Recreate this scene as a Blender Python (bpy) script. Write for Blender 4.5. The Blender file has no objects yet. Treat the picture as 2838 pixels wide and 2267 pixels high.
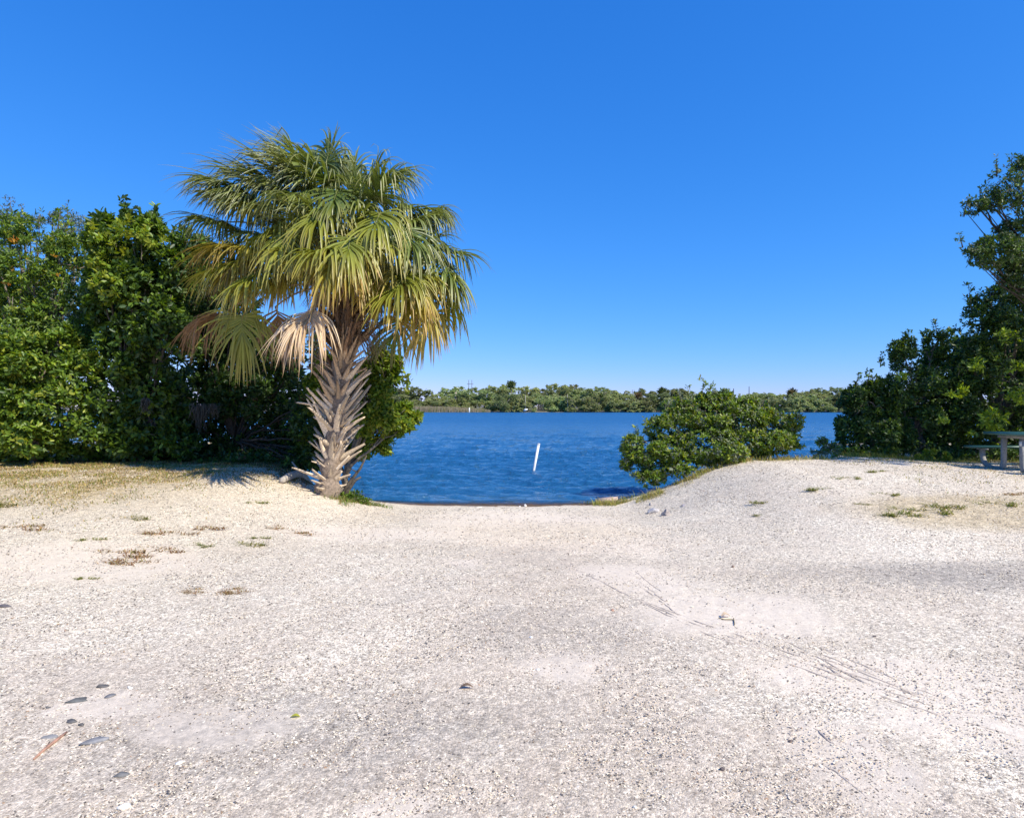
import bpy, math, random
import numpy as np
from mathutils import Vector, Matrix

C = bpy.context.scene
COL = C.collection
random.seed(7)
R = np.random.default_rng(7)

# ------------------------------------------------------------------ camera, sky, sun
F = 1690.0                       # focal length in photograph pixels (2838 wide)
CX, HY = 1419.0, 1126.0          # principal column, horizon row
EYE = 1.55
cam_d = bpy.data.cameras.new("camera")
cam = bpy.data.objects.new("camera", cam_d)
COL.objects.link(cam)
cam.location = (0, 0, EYE)
cam.rotation_euler = (math.radians(90) - math.atan((1133.5 - HY) / F), 0, 0)
cam_d.sensor_width = 36
cam_d.lens = 36 * F / 2838
cam_d.clip_start = 0.05
cam_d.clip_end = 8000
C.camera = cam

SUN_AZ = math.radians(127)       # clockwise from +Y: behind the camera, to the right
SUN_EL = math.radians(46)
w = bpy.data.worlds.new("World")
C.world = w
w.use_nodes = True
nt = w.node_tree
nt.nodes.clear()
sky = nt.nodes.new("ShaderNodeTexSky")
sky.sky_type = 'NISHITA'
sky.sun_disc = False
sky.sun_elevation = SUN_EL
sky.sun_rotation = SUN_AZ
sky.air_density = 1.0
sky.dust_density = 0.0
sky.ozone_density = 10.0
bg = nt.nodes.new("ShaderNodeBackground")
bg.inputs['Strength'].default_value = 0.082
# the camera's rendering of a clear sky: one tone curve per channel over the whole dome
sepc = nt.nodes.new("ShaderNodeSeparateColor"); comb = nt.nodes.new("ShaderNodeCombineColor")
nt.links.new(sky.outputs[0], sepc.inputs[0])
for ch, (gain, gam) in enumerate(((1.30, 1.35), (0.94, 0.76), (1.36, 0.54))):
    pw = nt.nodes.new("ShaderNodeMath"); pw.operation = 'POWER'; pw.inputs[1].default_value = gam
    ml = nt.nodes.new("ShaderNodeMath"); ml.operation = 'MULTIPLY'; ml.inputs[1].default_value = gain * 0.1 ** gam / 0.1
    nt.links.new(sepc.outputs[ch], pw.inputs[0]); nt.links.new(pw.outputs[0], ml.inputs[0]); nt.links.new(ml.outputs[0], comb.inputs[ch])
ow = nt.nodes.new("ShaderNodeOutputWorld")
nt.links.new(comb.outputs[0], bg.inputs['Color'])
nt.links.new(bg.outputs[0], ow.inputs['Surface'])

sl = bpy.data.lights.new("sun", 'SUN')
sl.energy = 4.6
sl.angle = math.radians(0.5)
sl.color = (1.0, 0.93, 0.78)
so = bpy.data.objects.new("sun", sl)
COL.objects.link(so)
sdir = Vector((math.sin(SUN_AZ) * math.cos(SUN_EL), math.cos(SUN_AZ) * math.cos(SUN_EL), math.sin(SUN_EL)))
so.rotation_euler = sdir.to_track_quat('Z', 'Y').to_euler()
so.location = (20, -20, 40)

C.view_settings.view_transform = 'Standard'
C.view_settings.look = 'None'
C.view_settings.exposure = 0.4
C.view_settings.gamma = 1.0
C.view_settings.use_curve_mapping = False
C.cycles.max_bounces = 8
C.cycles.transparent_max_bounces = 12

# ------------------------------------------------------------------ helpers
def tag(o, label=None, cat=None, group=None, kind=None):
    if label: o['label'] = label
    if cat: o['category'] = cat
    if group: o['group'] = group
    if kind: o['kind'] = kind
    return o

def mesh_np(name, V, faces, cols=None, smooth=False):
    """V (n,3); faces: list of (m,k) integer arrays; cols (n,4) point colours."""
    me = bpy.data.meshes.new(name)
    V = np.asarray(V, np.float32)
    me.vertices.add(len(V))
    me.vertices.foreach_set('co', V.ravel())
    faces = [np.asarray(f, np.int32) for f in faces if len(f)]
    nl = sum(f.size for f in faces)
    npoly = sum(len(f) for f in faces)
    me.loops.add(nl)
    me.polygons.add(npoly)
    me.loops.foreach_set('vertex_index', np.concatenate([f.ravel() for f in faces]))
    tot = np.concatenate([np.full(len(f), f.shape[1], np.int32) for f in faces])
    st = np.concatenate([[0], np.cumsum(tot)[:-1]]).astype(np.int32)
    me.polygons.foreach_set('loop_start', st)
    me.polygons.foreach_set('loop_total', tot)
    if smooth:
        me.polygons.foreach_set('use_smooth', np.ones(npoly, bool))
    if cols is not None:
        cols = np.asarray(cols, np.float32)
        if cols.shape[1] == 3:
            cols = np.concatenate([cols, np.ones((len(cols), 1), np.float32)], 1)
        a = me.attributes.new('Col', 'FLOAT_COLOR', 'POINT')
        a.data.foreach_set('color', cols.ravel())
    me.update(calc_edges=True)
    return me

def obj(name, me, mat=None, parent=None, loc=None, smooth=None):
    if mat is not None and len(me.materials) == 0:
        me.materials.append(mat)
    o = bpy.data.objects.new(name, me)
    COL.objects.link(o)
    if parent is not None: o.parent = parent
    if loc is not None: o.location = loc
    return o

def empty(name, loc=(0, 0, 0), rz=0):
    o = bpy.data.objects.new(name, None)
    COL.objects.link(o)
    o.location = loc
    o.rotation_euler = (0, 0, rz)
    o.empty_display_size = 0.2
    return o

class MB:
    """collects pieces of ONE mesh"""
    def __init__(s): s.V = []; s.F3 = []; s.F4 = []; s.Cc = []; s.n = 0
    def add(s, V, f3=None, f4=None, col=(1, 1, 1)):
        V = np.asarray(V, float)
        if f3 is not None and len(f3): s.F3.append(np.asarray(f3) + s.n)
        if f4 is not None and len(f4): s.F4.append(np.asarray(f4) + s.n)
        col = np.asarray(col, float)
        if col.ndim == 1: col = np.repeat(col[None, :3], len(V), 0)
        s.V.append(V); s.Cc.append(col[:, :3]); s.n += len(V)
    def tube(s, pts, rad, n=7, col=(1, 1, 1), caps=True, flat=None):
        pts = np.asarray(pts, float); m = len(pts)
        rad = np.broadcast_to(np.asarray(rad, float), (m,))
        T = np.gradient(pts, axis=0); T /= np.linalg.norm(T, axis=1)[:, None] + 1e-9
        ref = np.array([0, 0, 1.0]) if abs(T[0, 2]) < 0.9 else np.array([1.0, 0, 0])
        V = []
        for i in range(m):
            u = np.cross(T[i], ref); u /= np.linalg.norm(u) + 1e-9
            v = np.cross(u, T[i])
            a = np.arange(n) * 2 * math.pi / n
            V.append(pts[i] + rad[i] * (np.cos(a)[:, None] * u + np.sin(a)[:, None] * v * (flat or 1)))
        V = np.concatenate(V)
        f = []
        for i in range(m - 1):
            for k in range(n):
                f.append((i * n + k, i * n + (k + 1) % n, (i + 1) * n + (k + 1) % n, (i + 1) * n + k))
        f3 = []
        if caps:
            V = np.concatenate([V, pts[:1], pts[-1:]])
            a, b = m * n, m * n + 1
            for k in range(n):
                f3.append((a, (k + 1) % n, k)); f3.append((b, (m - 1) * n + k, (m - 1) * n + (k + 1) % n))
        s.add(V, f3, f, col)
    def box(s, c, size, col=(1, 1, 1), rot=None, bev=0):
        x, y, z = np.asarray(size, float) / 2
        if bev:
            b = bev; P = []
            # chamfered profile in the y-z plane extruded along x
            prof = [(-y + b, -z), (y - b, -z), (y, -z + b), (y, z - b), (y - b, z), (-y + b, z), (-y, z - b), (-y, -z + b)]
            V = [(-x, p[0], p[1]) for p in prof] + [(x, p[0], p[1]) for p in prof]
            f4 = [(i, (i + 1) % 8, 8 + (i + 1) % 8, 8 + i) for i in range(8)]
            f4 += [(0, 7, 6, 1), (1, 6, 5, 2), (2, 5, 4, 3), (8, 9, 14, 15), (9, 10, 13, 14), (10, 11, 12, 13)]
        else:
            V = [(a, bb, cc) for a in (-x, x) for bb in (-y, y) for cc in (-z, z)]
            f4 = [(0, 1, 3, 2), (4, 6, 7, 5), (0, 4, 5, 1), (2, 3, 7, 6), (0, 2, 6, 4), (1, 5, 7, 3)]
        V = np.array(V, float)
        if rot is not None: V = V @ np.array(rot).T
        s.add(V + np.asarray(c, float), None, f4, col)
    def mesh(s, name, smooth=False):
        f = []
        if s.F3: f.append(np.concatenate(s.F3))
        if s.F4: f.append(np.concatenate(s.F4))
        return mesh_np(name, np.concatenate(s.V), f, np.concatenate(s.Cc), smooth)

def hash2(ix, iy, seed):
    h = (ix.astype(np.int64) * 374761393 + iy.astype(np.int64) * 668265263 + seed * 1442695041) & 0xFFFFFFFF
    h = ((h ^ (h >> 13)) * 1274126177) & 0xFFFFFFFF
    return ((h ^ (h >> 16)) & 0xFFFF) / 65535.0

def vnoise(x, y, scale, seed=0):
    x = np.asarray(x, float) / scale; y = np.asarray(y, float) / scale
    ix = np.floor(x); iy = np.floor(y); fx = x - ix; fy = y - iy
    fx = fx * fx * (3 - 2 * fx); fy = fy * fy * (3 - 2 * fy)
    a = hash2(ix, iy, seed); b = hash2(ix + 1, iy, seed); c = hash2(ix, iy + 1, seed); d = hash2(ix + 1, iy + 1, seed)
    return (a + (b - a) * fx) * (1 - fy) + (c + (d - c) * fx) * fy

def fbm(x, y, scale, seed=0, o=4):
    t = 0; amp = 1; s = 0
    for i in range(o):
        t = t + amp * vnoise(x, y, scale / 2 ** i, seed + i * 17); s += amp; amp *= 0.5
    return t / s

def sst(x, a, b):
    t = np.clip((np.asarray(x, float) - a) / (b - a), 0, 1)
    return t * t * (3 - 2 * t)

def P(px, py, d):
    return np.array([(px - CX) / F * d, d, EYE - (py - HY) / F * d])

WATER = -0.35
def gz(x, y):
    """height of the shell-sand ground"""
    x = np.asarray(x, float); y = np.asarray(y, float)
    wob = 0.3 * (vnoise(x, y, 1.7, 3) - 0.5)
    aL = sst(-x + wob, 1.75, 5.2)
    aR = sst(x + wob * 0.7, 1.75, 4.9)
    rise = sst(y, 5.3, 11.0)
    bank = (aL * 0.37 + aR * (0.47 - 0.12 * sst(x, 6.5, 10.5))) * rise
    ramp = -0.35 * np.clip((y - 4.6) / 7.0, 0, 4) ** 1.35 * (1 - np.maximum(aL, aR))
    # the banks fall to the water behind the bushes
    edgeL = 11.1 + 3.2 * sst(-x, 3.4, 6.2) + 8 * sst(-x, 6.0, 8.5) + 0.4 * (vnoise(x, y, 0.8, 9) - .5)
    edgeR = 12.0 + 0.5 * sst(x, 3, 6) + 2.6 * sst(x, 6.6, 8.2) + 7 * sst(x, 9, 11)
    edge = np.where(x < 0, edgeL, edgeR)
    drop = -1.5 * sst(y - edge, 0.0, 2.6) * np.maximum(aL, aR)
    z = bank + ramp + drop
    z = z + 0.03 * (fbm(x, y, 1.3, 5, 3) - .5) * sst(y, 2, 4)
    far = sst(y, 20, 26)
    z = np.maximum(z, -2.0) * (1 - far) + -2.0 * far
    return z

def gz1(x, y): return float(gz(np.array([x]), np.array([y]))[0])

def on_ground(px, py, d0=1.6, d1=16.0):
    ds = np.linspace(d0, d1, 3000)
    xs = (px - CX) / F * ds; zs = EYE - (py - HY) / F * ds
    g = gz(xs, ds)
    k = np.argmax(zs <= g)
    if zs[k] > g[k]: k = len(ds) - 1
    return np.array([xs[k], ds[k], g[k]])

# ------------------------------------------------------------------ materials
def new_mat(name):
    m = bpy.data.materials.new(name); m.use_nodes = True
    n = m.node_tree; n.nodes.clear()
    out = n.nodes.new("ShaderNodeOutputMaterial")
    return m, n, out

def N(n, t, **kw):
    nd = n.nodes.new(t)
    for k, v in kw.items():
        if k in nd.inputs: nd.inputs[k].default_value = v
        else: setattr(nd, k, v)
    return nd

def leaf_mat(name, trans=0.28, rough=0.42, spec=0.45, objvar=0.0):
    m, n, out = new_mat(name)
    at = N(n, "ShaderNodeAttribute", attribute_name='Col')
    col = at.outputs['Color']
    if objvar:
        oi = N(n, "ShaderNodeObjectInfo")
        mr = N(n, "ShaderNodeMapRange"); mr.inputs['To Min'].default_value = 1 - objvar; mr.inputs['To Max'].default_value = 1 + objvar
        n.links.new(oi.outputs['Random'], mr.inputs['Value'])
        mh = N(n, "ShaderNodeHueSaturation")
        n.links.new(col, mh.inputs['Color']); n.links.new(mr.outputs[0], mh.inputs['Value'])
        mr2 = N(n, "ShaderNodeMapRange"); mr2.inputs['To Min'].default_value = 0.475; mr2.inputs['To Max'].default_value = 0.515
        mm = N(n, "ShaderNodeMath", operation='FRACT'); mu = N(n, "ShaderNodeMath", operation='MULTIPLY'); mu.inputs[1].default_value = 7.31
        n.links.new(oi.outputs['Random'], mu.inputs[0]); n.links.new(mu.outputs[0], mm.inputs[0]); n.links.new(mm.outputs[0], mr2.inputs['Value'])
        n.links.new(mr2.outputs[0], mh.inputs['Hue'])
        col = mh.outputs[0]
    p = N(n, "ShaderNodeBsdfPrincipled", Roughness=rough)
    p.inputs['Specular IOR Level'].default_value = spec
    n.links.new(col, p.inputs['Base Color'])
    t = N(n, "ShaderNodeBsdfTranslucent")
    hm = N(n, "ShaderNodeHueSaturation"); hm.inputs['Hue'].default_value = 0.485; hm.inputs['Value'].default_value = 1.7; hm.inputs['Saturation'].default_value = 1.1
    n.links.new(col, hm.inputs['Color']); n.links.new(hm.outputs[0], t.inputs['Color'])
    mx = N(n, "ShaderNodeMixShader"); mx.inputs[0].default_value = trans
    n.links.new(p.outputs[0], mx.inputs[1]); n.links.new(t.outputs[0], mx.inputs[2])
    n.links.new(mx.outputs[0], out.inputs[0])
    return m

def col_mat(name, rough=0.8, spec=0.25, noise=0.0, nscale=20, bump=0.0, objvar=0.0):
    """base colour from the mesh colours with a procedural mottling"""
    m, n, out = new_mat(name)
    at = N(n, "ShaderNodeAttribute", attribute_name='Col')
    col = at.outputs['Color']
    p = N(n, "ShaderNodeBsdfPrincipled", Roughness=rough)
    p.inputs['Specular IOR Level'].default_value = spec
    tc = N(n, "ShaderNodeTexCoord")
    nz = N(n, "ShaderNodeTexNoise"); nz.inputs['Scale'].default_value = nscale; nz.inputs['Detail'].default_value = 5
    n.links.new(tc.outputs['Object'], nz.inputs['Vector'])
    mr = N(n, "ShaderNodeMapRange"); mr.inputs['From Min'].default_value = .3; mr.inputs['From Max'].default_value = .7
    mr.inputs['To Min'].default_value = 1 - noise; mr.inputs['To Max'].default_value = 1 + noise
    n.links.new(nz.outputs['Fac'], mr.inputs['Value'])
    h = N(n, "ShaderNodeHueSaturation"); n.links.new(col, h.inputs['Color']); n.links.new(mr.outputs[0], h.inputs['Value'])
    c2 = h.outputs[0]
    if objvar:
        oi = N(n, "ShaderNodeObjectInfo")
        m2 = N(n, "ShaderNodeMapRange"); m2.inputs['To Min'].default_value = 1 - objvar; m2.inputs['To Max'].default_value = 1 + objvar
        n.links.new(oi.outputs['Random'], m2.inputs['Value'])
        h2 = N(n, "ShaderNodeHueSaturation"); n.links.new(c2, h2.inputs['Color']); n.links.new(m2.outputs[0], h2.inputs['Value'])
        c2 = h2.outputs[0]
    n.links.new(c2, p.inputs['Base Color'])
    if bump:
        b = N(n, "ShaderNodeBump"); b.inputs['Strength'].default_value = bump; b.inputs['Distance'].default_value = 0.01
        n.links.new(nz.outputs['Fac'], b.inputs['Height']); n.links.new(b.outputs[0], p.inputs['Normal'])
    n.links.new(p.outputs[0], out.inputs[0])
    return m

LEAF = leaf_mat("leaf", 0.32, 0.42, 0.4)
FARLEAF = leaf_mat("far_leaf", 0.3, 0.7, 0.2, objvar=0.36)
PALM = leaf_mat("palm_leaf", 0.22, 0.36, 0.5)
GRASS = leaf_mat("grass_blade", 0.25, 0.6, 0.2)
BARK = col_mat("bark", 0.9, 0.15, 0.4, 25, 0.6)
BOOT = col_mat("boot_fibre", 0.85, 0.2, 0.35, 45, 0.5, objvar=0.28)
STONE = col_mat("stone", 0.85, 0.25, 0.25, 30, 0.5)
SHELL = col_mat("shell", 0.6, 0.35, 0.1, 60)
PLASTIC = col_mat("painted_pvc", 0.45, 0.4, 0.08, 12)
CONCRETE = col_mat("weathered_frame", 0.8, 0.25, 0.22, 40, 0.25)
GREEN = col_mat("green_coating", 0.35, 0.5, 0.12, 30)
MOSS = leaf_mat("moss", 0.2, 0.9, 0.05)

def ground_mat():
    m, n, out = new_mat("shell_sand")
    L = n.links.new
    tc = N(n, "ShaderNodeTexCoord")
    at = N(n, "ShaderNodeAttribute", attribute_name='Col')
    sp = N(n, "ShaderNodeSeparateColor"); L(at.outputs['Color'], sp.inputs[0])
    vec = tc.outputs['Object']
    def vor(scale, feature='F1'):
        v = N(n, "ShaderNodeTexVoronoi", feature=feature); v.inputs['Scale'].default_value = scale
        v.inputs['Randomness'].default_value = 1
        L(vec, v.inputs['Vector']); return v
    def noise(scale, det=4, rough=.6):
        v = N(n, "ShaderNodeTexNoise"); v.inputs['Scale'].default_value = scale; v.inputs['Detail'].default_value = det; v.inputs['Roughness'].default_value = rough
        L(vec, v.inputs['Vector']); return v
    def ramp(src, stops):
        r = N(n, "ShaderNodeValToRGB"); e = r.color_ramp.elements
        while len(e) < len(stops): e.new(0.5)
        for i, (p_, c_) in enumerate(stops):
            e[i].position = p_; e[i].color = (*c_, 1)
        L(src, r.inputs[0]); return r.outputs[0]
    def mix(f, a, b, mode='MIX'):
        x = N(n, "ShaderNodeMix", data_type='RGBA', blend_type=mode)
        if isinstance(f, float): x.inputs[0].default_value = f
        else: L(f, x.inputs[0])
        for s, v in ((6, a), (7, b)):
            if isinstance(v, tuple): x.inputs[s].default_value = (*v, 1)
            else: L(v, x.inputs[s])
        return x.outputs[2]
    def math2(op, a, b, clamp=False):
        x = N(n, "ShaderNodeMath", operation=op, use_clamp=clamp)
        for s, v in ((0, a), (1, b)):
            if isinstance(v, (int, float)): x.inputs[s].default_value = v
            else: L(v, x.inputs[s])
        return x.outputs[0]
    v1 = vor(85); v2 = vor(190); v3 = vor(30)
    s1 = N(n, "ShaderNodeSeparateColor"); L(v1.outputs['Color'], s1.inputs[0])
    s2 = N(n, "ShaderNodeSeparateColor"); L(v2.outputs['Color'], s2.inputs[0])
    s3 = N(n, "ShaderNodeSeparateColor"); L(v3.outputs['Color'], s3.inputs[0])
    stops = [(0.0, (.10, .085, .07)), (.20, (.33, .28, .235)), (.38, (.66, .58, .49)), (.58, (.86, .78, .67)), (1.0, (.94, .87, .77))]
    c1 = ramp(s1.outputs[0], stops)
    c2 = ramp(s2.outputs[0], stops)
    sand = mix(noise(9).outputs['Fac'], (.58, .495, .42), (.71, .625, .535))
    shells = mix(0.32, c1, c2)
    # dark gaps between the shells
    d1 = N(n, "ShaderNodeMapRange"); d1.inputs['From Min'].default_value = .55; d1.inputs['From Max'].default_value = .95
    d1.inputs['To Min'].default_value = 0; d1.inputs['To Max'].default_value = .9
    L(v1.outputs['Distance'], d1.inputs['Value'])
    shells = mix(d1.outputs[0], shells, (.27, .24, .21))
    # clumps at three sizes vary how much loose shell lies on the sand
    cl = noise(2.3, 6, .7); cl2 = noise(13, 4, .7)
    amt = N(n, "ShaderNodeMapRange"); amt.inputs['From Min'].default_value = .33; amt.inputs['From Max'].default_value = .60
    amt.inputs['To Min'].default_value = .25; amt.inputs['To Max'].default_value = 1.0
    L(cl.outputs['Fac'], amt.inputs['Value'])
    a2 = math2('MULTIPLY', amt.outputs[0], math2('SUBTRACT', 1.0, sp.outputs['Red']), True)
    col = mix(a2, sand, shells)
    # grey speckle at 4 cm, seen further off
    sel = N(n, "ShaderNodeMapRange"); sel.inputs['From Min'].default_value = .66; sel.inputs['From Max'].default_value = .80
    L(s3.outputs[1], sel.inputs['Value'])
    nearc = N(n, "ShaderNodeMapRange"); nearc.inputs['From Min'].default_value = .42; nearc.inputs['From Max'].default_value = .28
    L(v3.outputs['Distance'], nearc.inputs['Value'])
    sfac = math2('MULTIPLY', math2('MULTIPLY', sel.outputs[0], nearc.outputs[0], True), math2('MULTIPLY', a2, .85), True)
    col = mix(sfac, col, (.32, .28, .255))
    # broad tone: damp and packed areas
    bt = noise(.55, 5, .62)
    btm = N(n, "ShaderNodeMapRange"); btm.inputs['From Min'].default_value = .36; btm.inputs['From Max'].default_value = .66
    btm.inputs['To Min'].default_value = 0; btm.inputs['To Max'].default_value = .42
    L(bt.outputs['Fac'], btm.inputs['Value'])
    col = mix(btm.outputs[0], col, (.42, .355, .295))
    fn = noise(30, 3, .7)
    fm = N(n, "ShaderNodeMapRange"); fm.inputs['From Min'].default_value = .35; fm.inputs['From Max'].default_value = .65; fm.inputs['To Min'].default_value = .86; fm.inputs['To Max'].default_value = 1.1
    L(fn.outputs['Fac'], fm.inputs['Value'])
    hv = N(n, "ShaderNodeHueSaturation"); L(col, hv.inputs['Color']); L(fm.outputs[0], hv.inputs['Value'])
    col = hv.outputs[0]
    pk = N(n, "ShaderNodeAttribute", attribute_name='Tone'); spk = N(n, "ShaderNodeSeparateColor"); L(pk.outputs['Color'], spk.inputs[0])
    pn = noise(3.1, 6, .72)
    pm = N(n, "ShaderNodeMapRange"); pm.inputs['From Min'].default_value = .3; pm.inputs['From Max'].default_value = .62; pm.inputs['To Min'].default_value = .45
    L(pn.outputs['Fac'], pm.inputs['Value'])
    # packed, dirty drive: R; cream shell flush: G; pinkish ramp sand: B
    col = mix(math2('MULTIPLY', math2('MULTIPLY', spk.outputs[0], pm.outputs[0]), .78, True), col, mix(noise(45, 3, .8).outputs['Fac'], (.27, .22, .18), (.60, .505, .43)))
    col = mix(math2('MULTIPLY', spk.outputs[1], .6), col, mix(noise(14, 4, .7).outputs['Fac'], (.62, .51, .36), (.84, .75, .58)))
    col = mix(math2('MULTIPLY', spk.outputs[2], .6), col, mix(noise(11, 4, .7).outputs['Fac'], (.66, .53, .43), (.86, .76, .66)))
    # attribute masks: R fine sand, G earthy lawn, B wet, A dark gravel
    col = mix(math2('MULTIPLY', sp.outputs['Red'], .55), col, mix(noise(6).outputs['Fac'], (.50, .43, .37), (.68, .62, .57)))
    gn = noise(7, 5, .75)
    gm = N(n, "ShaderNodeMapRange"); gm.inputs['From Min'].default_value = .35; gm.inputs['From Max'].default_value = .62
    L(gn.outputs['Fac'], gm.inputs['Value'])
    earth = mix(gm.outputs[0], (.58, .46, .28), (.24, .175, .075))
    col = mix(math2('MULTIPLY', sp.outputs['Green'], .95, True), col, earth)
    dk = math2('MULTIPLY', at.outputs['Alpha'], noise(18, 4, .8).outputs['Fac'])
    dkm = N(n, "ShaderNodeMapRange"); dkm.inputs['From Min'].default_value = .25; dkm.inputs['From Max'].default_value = .55; dkm.inputs['To Max'].default_value = .8
    L(dk, dkm.inputs['Value'])
    col = mix(dkm.outputs[0], col, (.25, .225, .21))
    col = mix(sp.outputs['Blue'], col, (.42, .33, .235))
    p = N(n, "ShaderNodeBsdfPrincipled", Roughness=.9)
    p.inputs['Specular IOR Level'].default_value = .2
    rgh = N(n, "ShaderNodeMapRange"); rgh.inputs['To Min'].default_value = .9; rgh.inputs['To Max'].default_value = .35
    L(sp.outputs['Blue'], rgh.inputs['Value']); L(rgh.outputs[0], p.inputs['Roughness'])
    g1 = N(n, "ShaderNodeMapRange"); g1.inputs['To Min'].default_value = .73; g1.inputs['To Max'].default_value = 1.2; L(s1.outputs[2], g1.inputs['Value'])
    g2 = N(n, "ShaderNodeMapRange"); g2.inputs['To Min'].default_value = .86; g2.inputs['To Max'].default_value = 1.12; L(s3.outputs[2], g2.inputs['Value'])
    g3 = N(n, "ShaderNodeMapRange"); g3.inputs['To Min'].default_value = .74; g3.inputs['To Max'].default_value = 1.2; L(s2.outputs[2], g3.inputs['Value'])
    gr = math2('MULTIPLY', math2('MULTIPLY', g1.outputs[0], g2.outputs[0]), g3.outputs[0])
    gmx = N(n, "ShaderNodeMix", data_type='FLOAT'); L(math2('MULTIPLY', sp.outputs['Red'], .8), gmx.inputs[0]); L(gr, gmx.inputs[2]); gmx.inputs[3].default_value = 1.0
    gh = N(n, "ShaderNodeHueSaturation"); L(col, gh.inputs['Color']); L(gmx.outputs[0], gh.inputs['Value']); col = gh.outputs[0]
    fs = N(n, "ShaderNodeHueSaturation"); L(mix(1.0, col, (1.0, .975, .895), 'MULTIPLY'), fs.inputs['Color']); fs.inputs['Value'].default_value = 1.22; L(fs.outputs[0], p.inputs['Base Color'])
    hgt = math2('ADD', math2('ADD', math2('MULTIPLY', v1.outputs['Distance'], -.5), math2('MULTIPLY', v2.outputs['Distance'], -.4)), math2('MULTIPLY', fn.outputs['Fac'], .9))
    b = N(n, "ShaderNodeBump"); b.inputs['Distance'].default_value = .010
    bs = N(n, "ShaderNodeMapRange"); bs.inputs['To Min'].default_value = .55; bs.inputs['To Max'].default_value = .2
    L(sp.outputs['Red'], bs.inputs['Value']); L(bs.outputs[0], b.inputs['Strength'])
    L(hgt, b.inputs['Height']); L(b.outputs[0], p.inputs['Normal'])
    L(p.outputs[0], out.inputs[0])
    return m
GROUND = ground_mat()

def water_mat():
    m, n, out = new_mat("river_water")
    L = n.links.new
    at = N(n, "ShaderNodeAttribute", attribute_name='Col')
    sp = N(n, "ShaderNodeSeparateColor"); L(at.outputs['Color'], sp.inputs[0])
    tc = N(n, "ShaderNodeTexCoord")
    mp = N(n, "ShaderNodeMapping"); mp.inputs['Scale'].default_value = (.55, 1.25, 1)
    L(tc.outputs['Object'], mp.inputs['Vector'])
    n1 = N(n, "ShaderNodeTexNoise"); n1.inputs['Scale'].default_value = 6.5; n1.inputs['Detail'].default_value = 6; n1.inputs['Roughness'].default_value = .62; n1.inputs['Distortion'].default_value = .4
    L(mp.outputs[0], n1.inputs['Vector'])
    b = N(n, "ShaderNodeBump"); b.inputs['Strength'].default_value = 1.0; b.inputs['Distance'].default_value = .17
    L(n1.outputs['Fac'], b.inputs['Height'])
    p = N(n, "ShaderNodeBsdfPrincipled", Roughness=.06, IOR=1.333)
    p.inputs['Base Color'].default_value = (.016, .108, .265, 1)
    rm = N(n, "ShaderNodeMapRange"); rm.inputs['To Min'].default_value = .06; rm.inputs['To Max'].default_value = .34
    L(sp.outputs['Green'], rm.inputs['Value']); L(rm.outputs[0], p.inputs['Roughness'])
    L(b.outputs[0], p.inputs['Normal'])
    tr = N(n, "ShaderNodeBsdfTransparent"); tr.inputs['Color'].default_value = (.86, .72, .52, 1)
    gl = N(n, "ShaderNodeBsdfGlossy"); gl.inputs['Roughness'].default_value = .05; L(b.outputs[0], gl.inputs['Normal'])
    fr = N(n, "ShaderNodeFresnel"); fr.inputs['IOR'].default_value = 1.333; L(b.outputs[0], fr.inputs['Normal'])
    sh = N(n, "ShaderNodeMixShader"); L(fr.outputs[0], sh.inputs[0]); L(tr.outputs[0], sh.inputs[1]); L(gl.outputs[0], sh.inputs[2])
    mx = N(n, "ShaderNodeMixShader"); L(sp.outputs['Red'], mx.inputs[0]); L(p.outputs[0], mx.inputs[1]); L(sh.outputs[0], mx.inputs[2])
    L(mx.outputs[0], out.inputs[0])
    return m
WATERM = water_mat()

def plain(name, c1, c2, scale=2.0, rough=.9):
    m, n, out = new_mat(name)
    tc = N(n, "ShaderNodeTexCoord"); nz = N(n, "ShaderNodeTexNoise"); nz.inputs['Scale'].default_value = scale; nz.inputs['Detail'].default_value = 6
    n.links.new(tc.outputs['Object'], nz.inputs['Vector'])
    r = N(n, "ShaderNodeValToRGB"); r.color_ramp.elements[0].position = .35; r.color_ramp.elements[1].position = .65
    r.color_ramp.elements[0].color = (*c1, 1); r.color_ramp.elements[1].color = (*c2, 1)
    n.links.new(nz.outputs['Fac'], r.inputs[0])
    p = N(n, "ShaderNodeBsdfPrincipled", Roughness=rough); n.links.new(r.outputs[0], p.inputs['Base Color'])
    n.links.new(p.outputs[0], out.inputs[0])
    return m

# ------------------------------------------------------------------ ground (one sheet to the horizon)
def grid_faces(nr, nc):
    i = np.arange(nr - 1)[:, None] * nc + np.arange(nc - 1)[None, :]
    return np.stack([i, i + 1, i + nc + 1, i + nc], -1).reshape(-1, 4)

def blob(X, Y, cx, cy, rx, ry, seed, soft=.5):
    r = np.sqrt(((X - cx) / rx) ** 2 + ((Y - cy) / ry) ** 2) + .9 * (fbm(X, Y, max(rx, ry) * .9, seed) - .5)
    return 1 - sst(r, 1 - soft, 1 + soft * .3)

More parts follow.
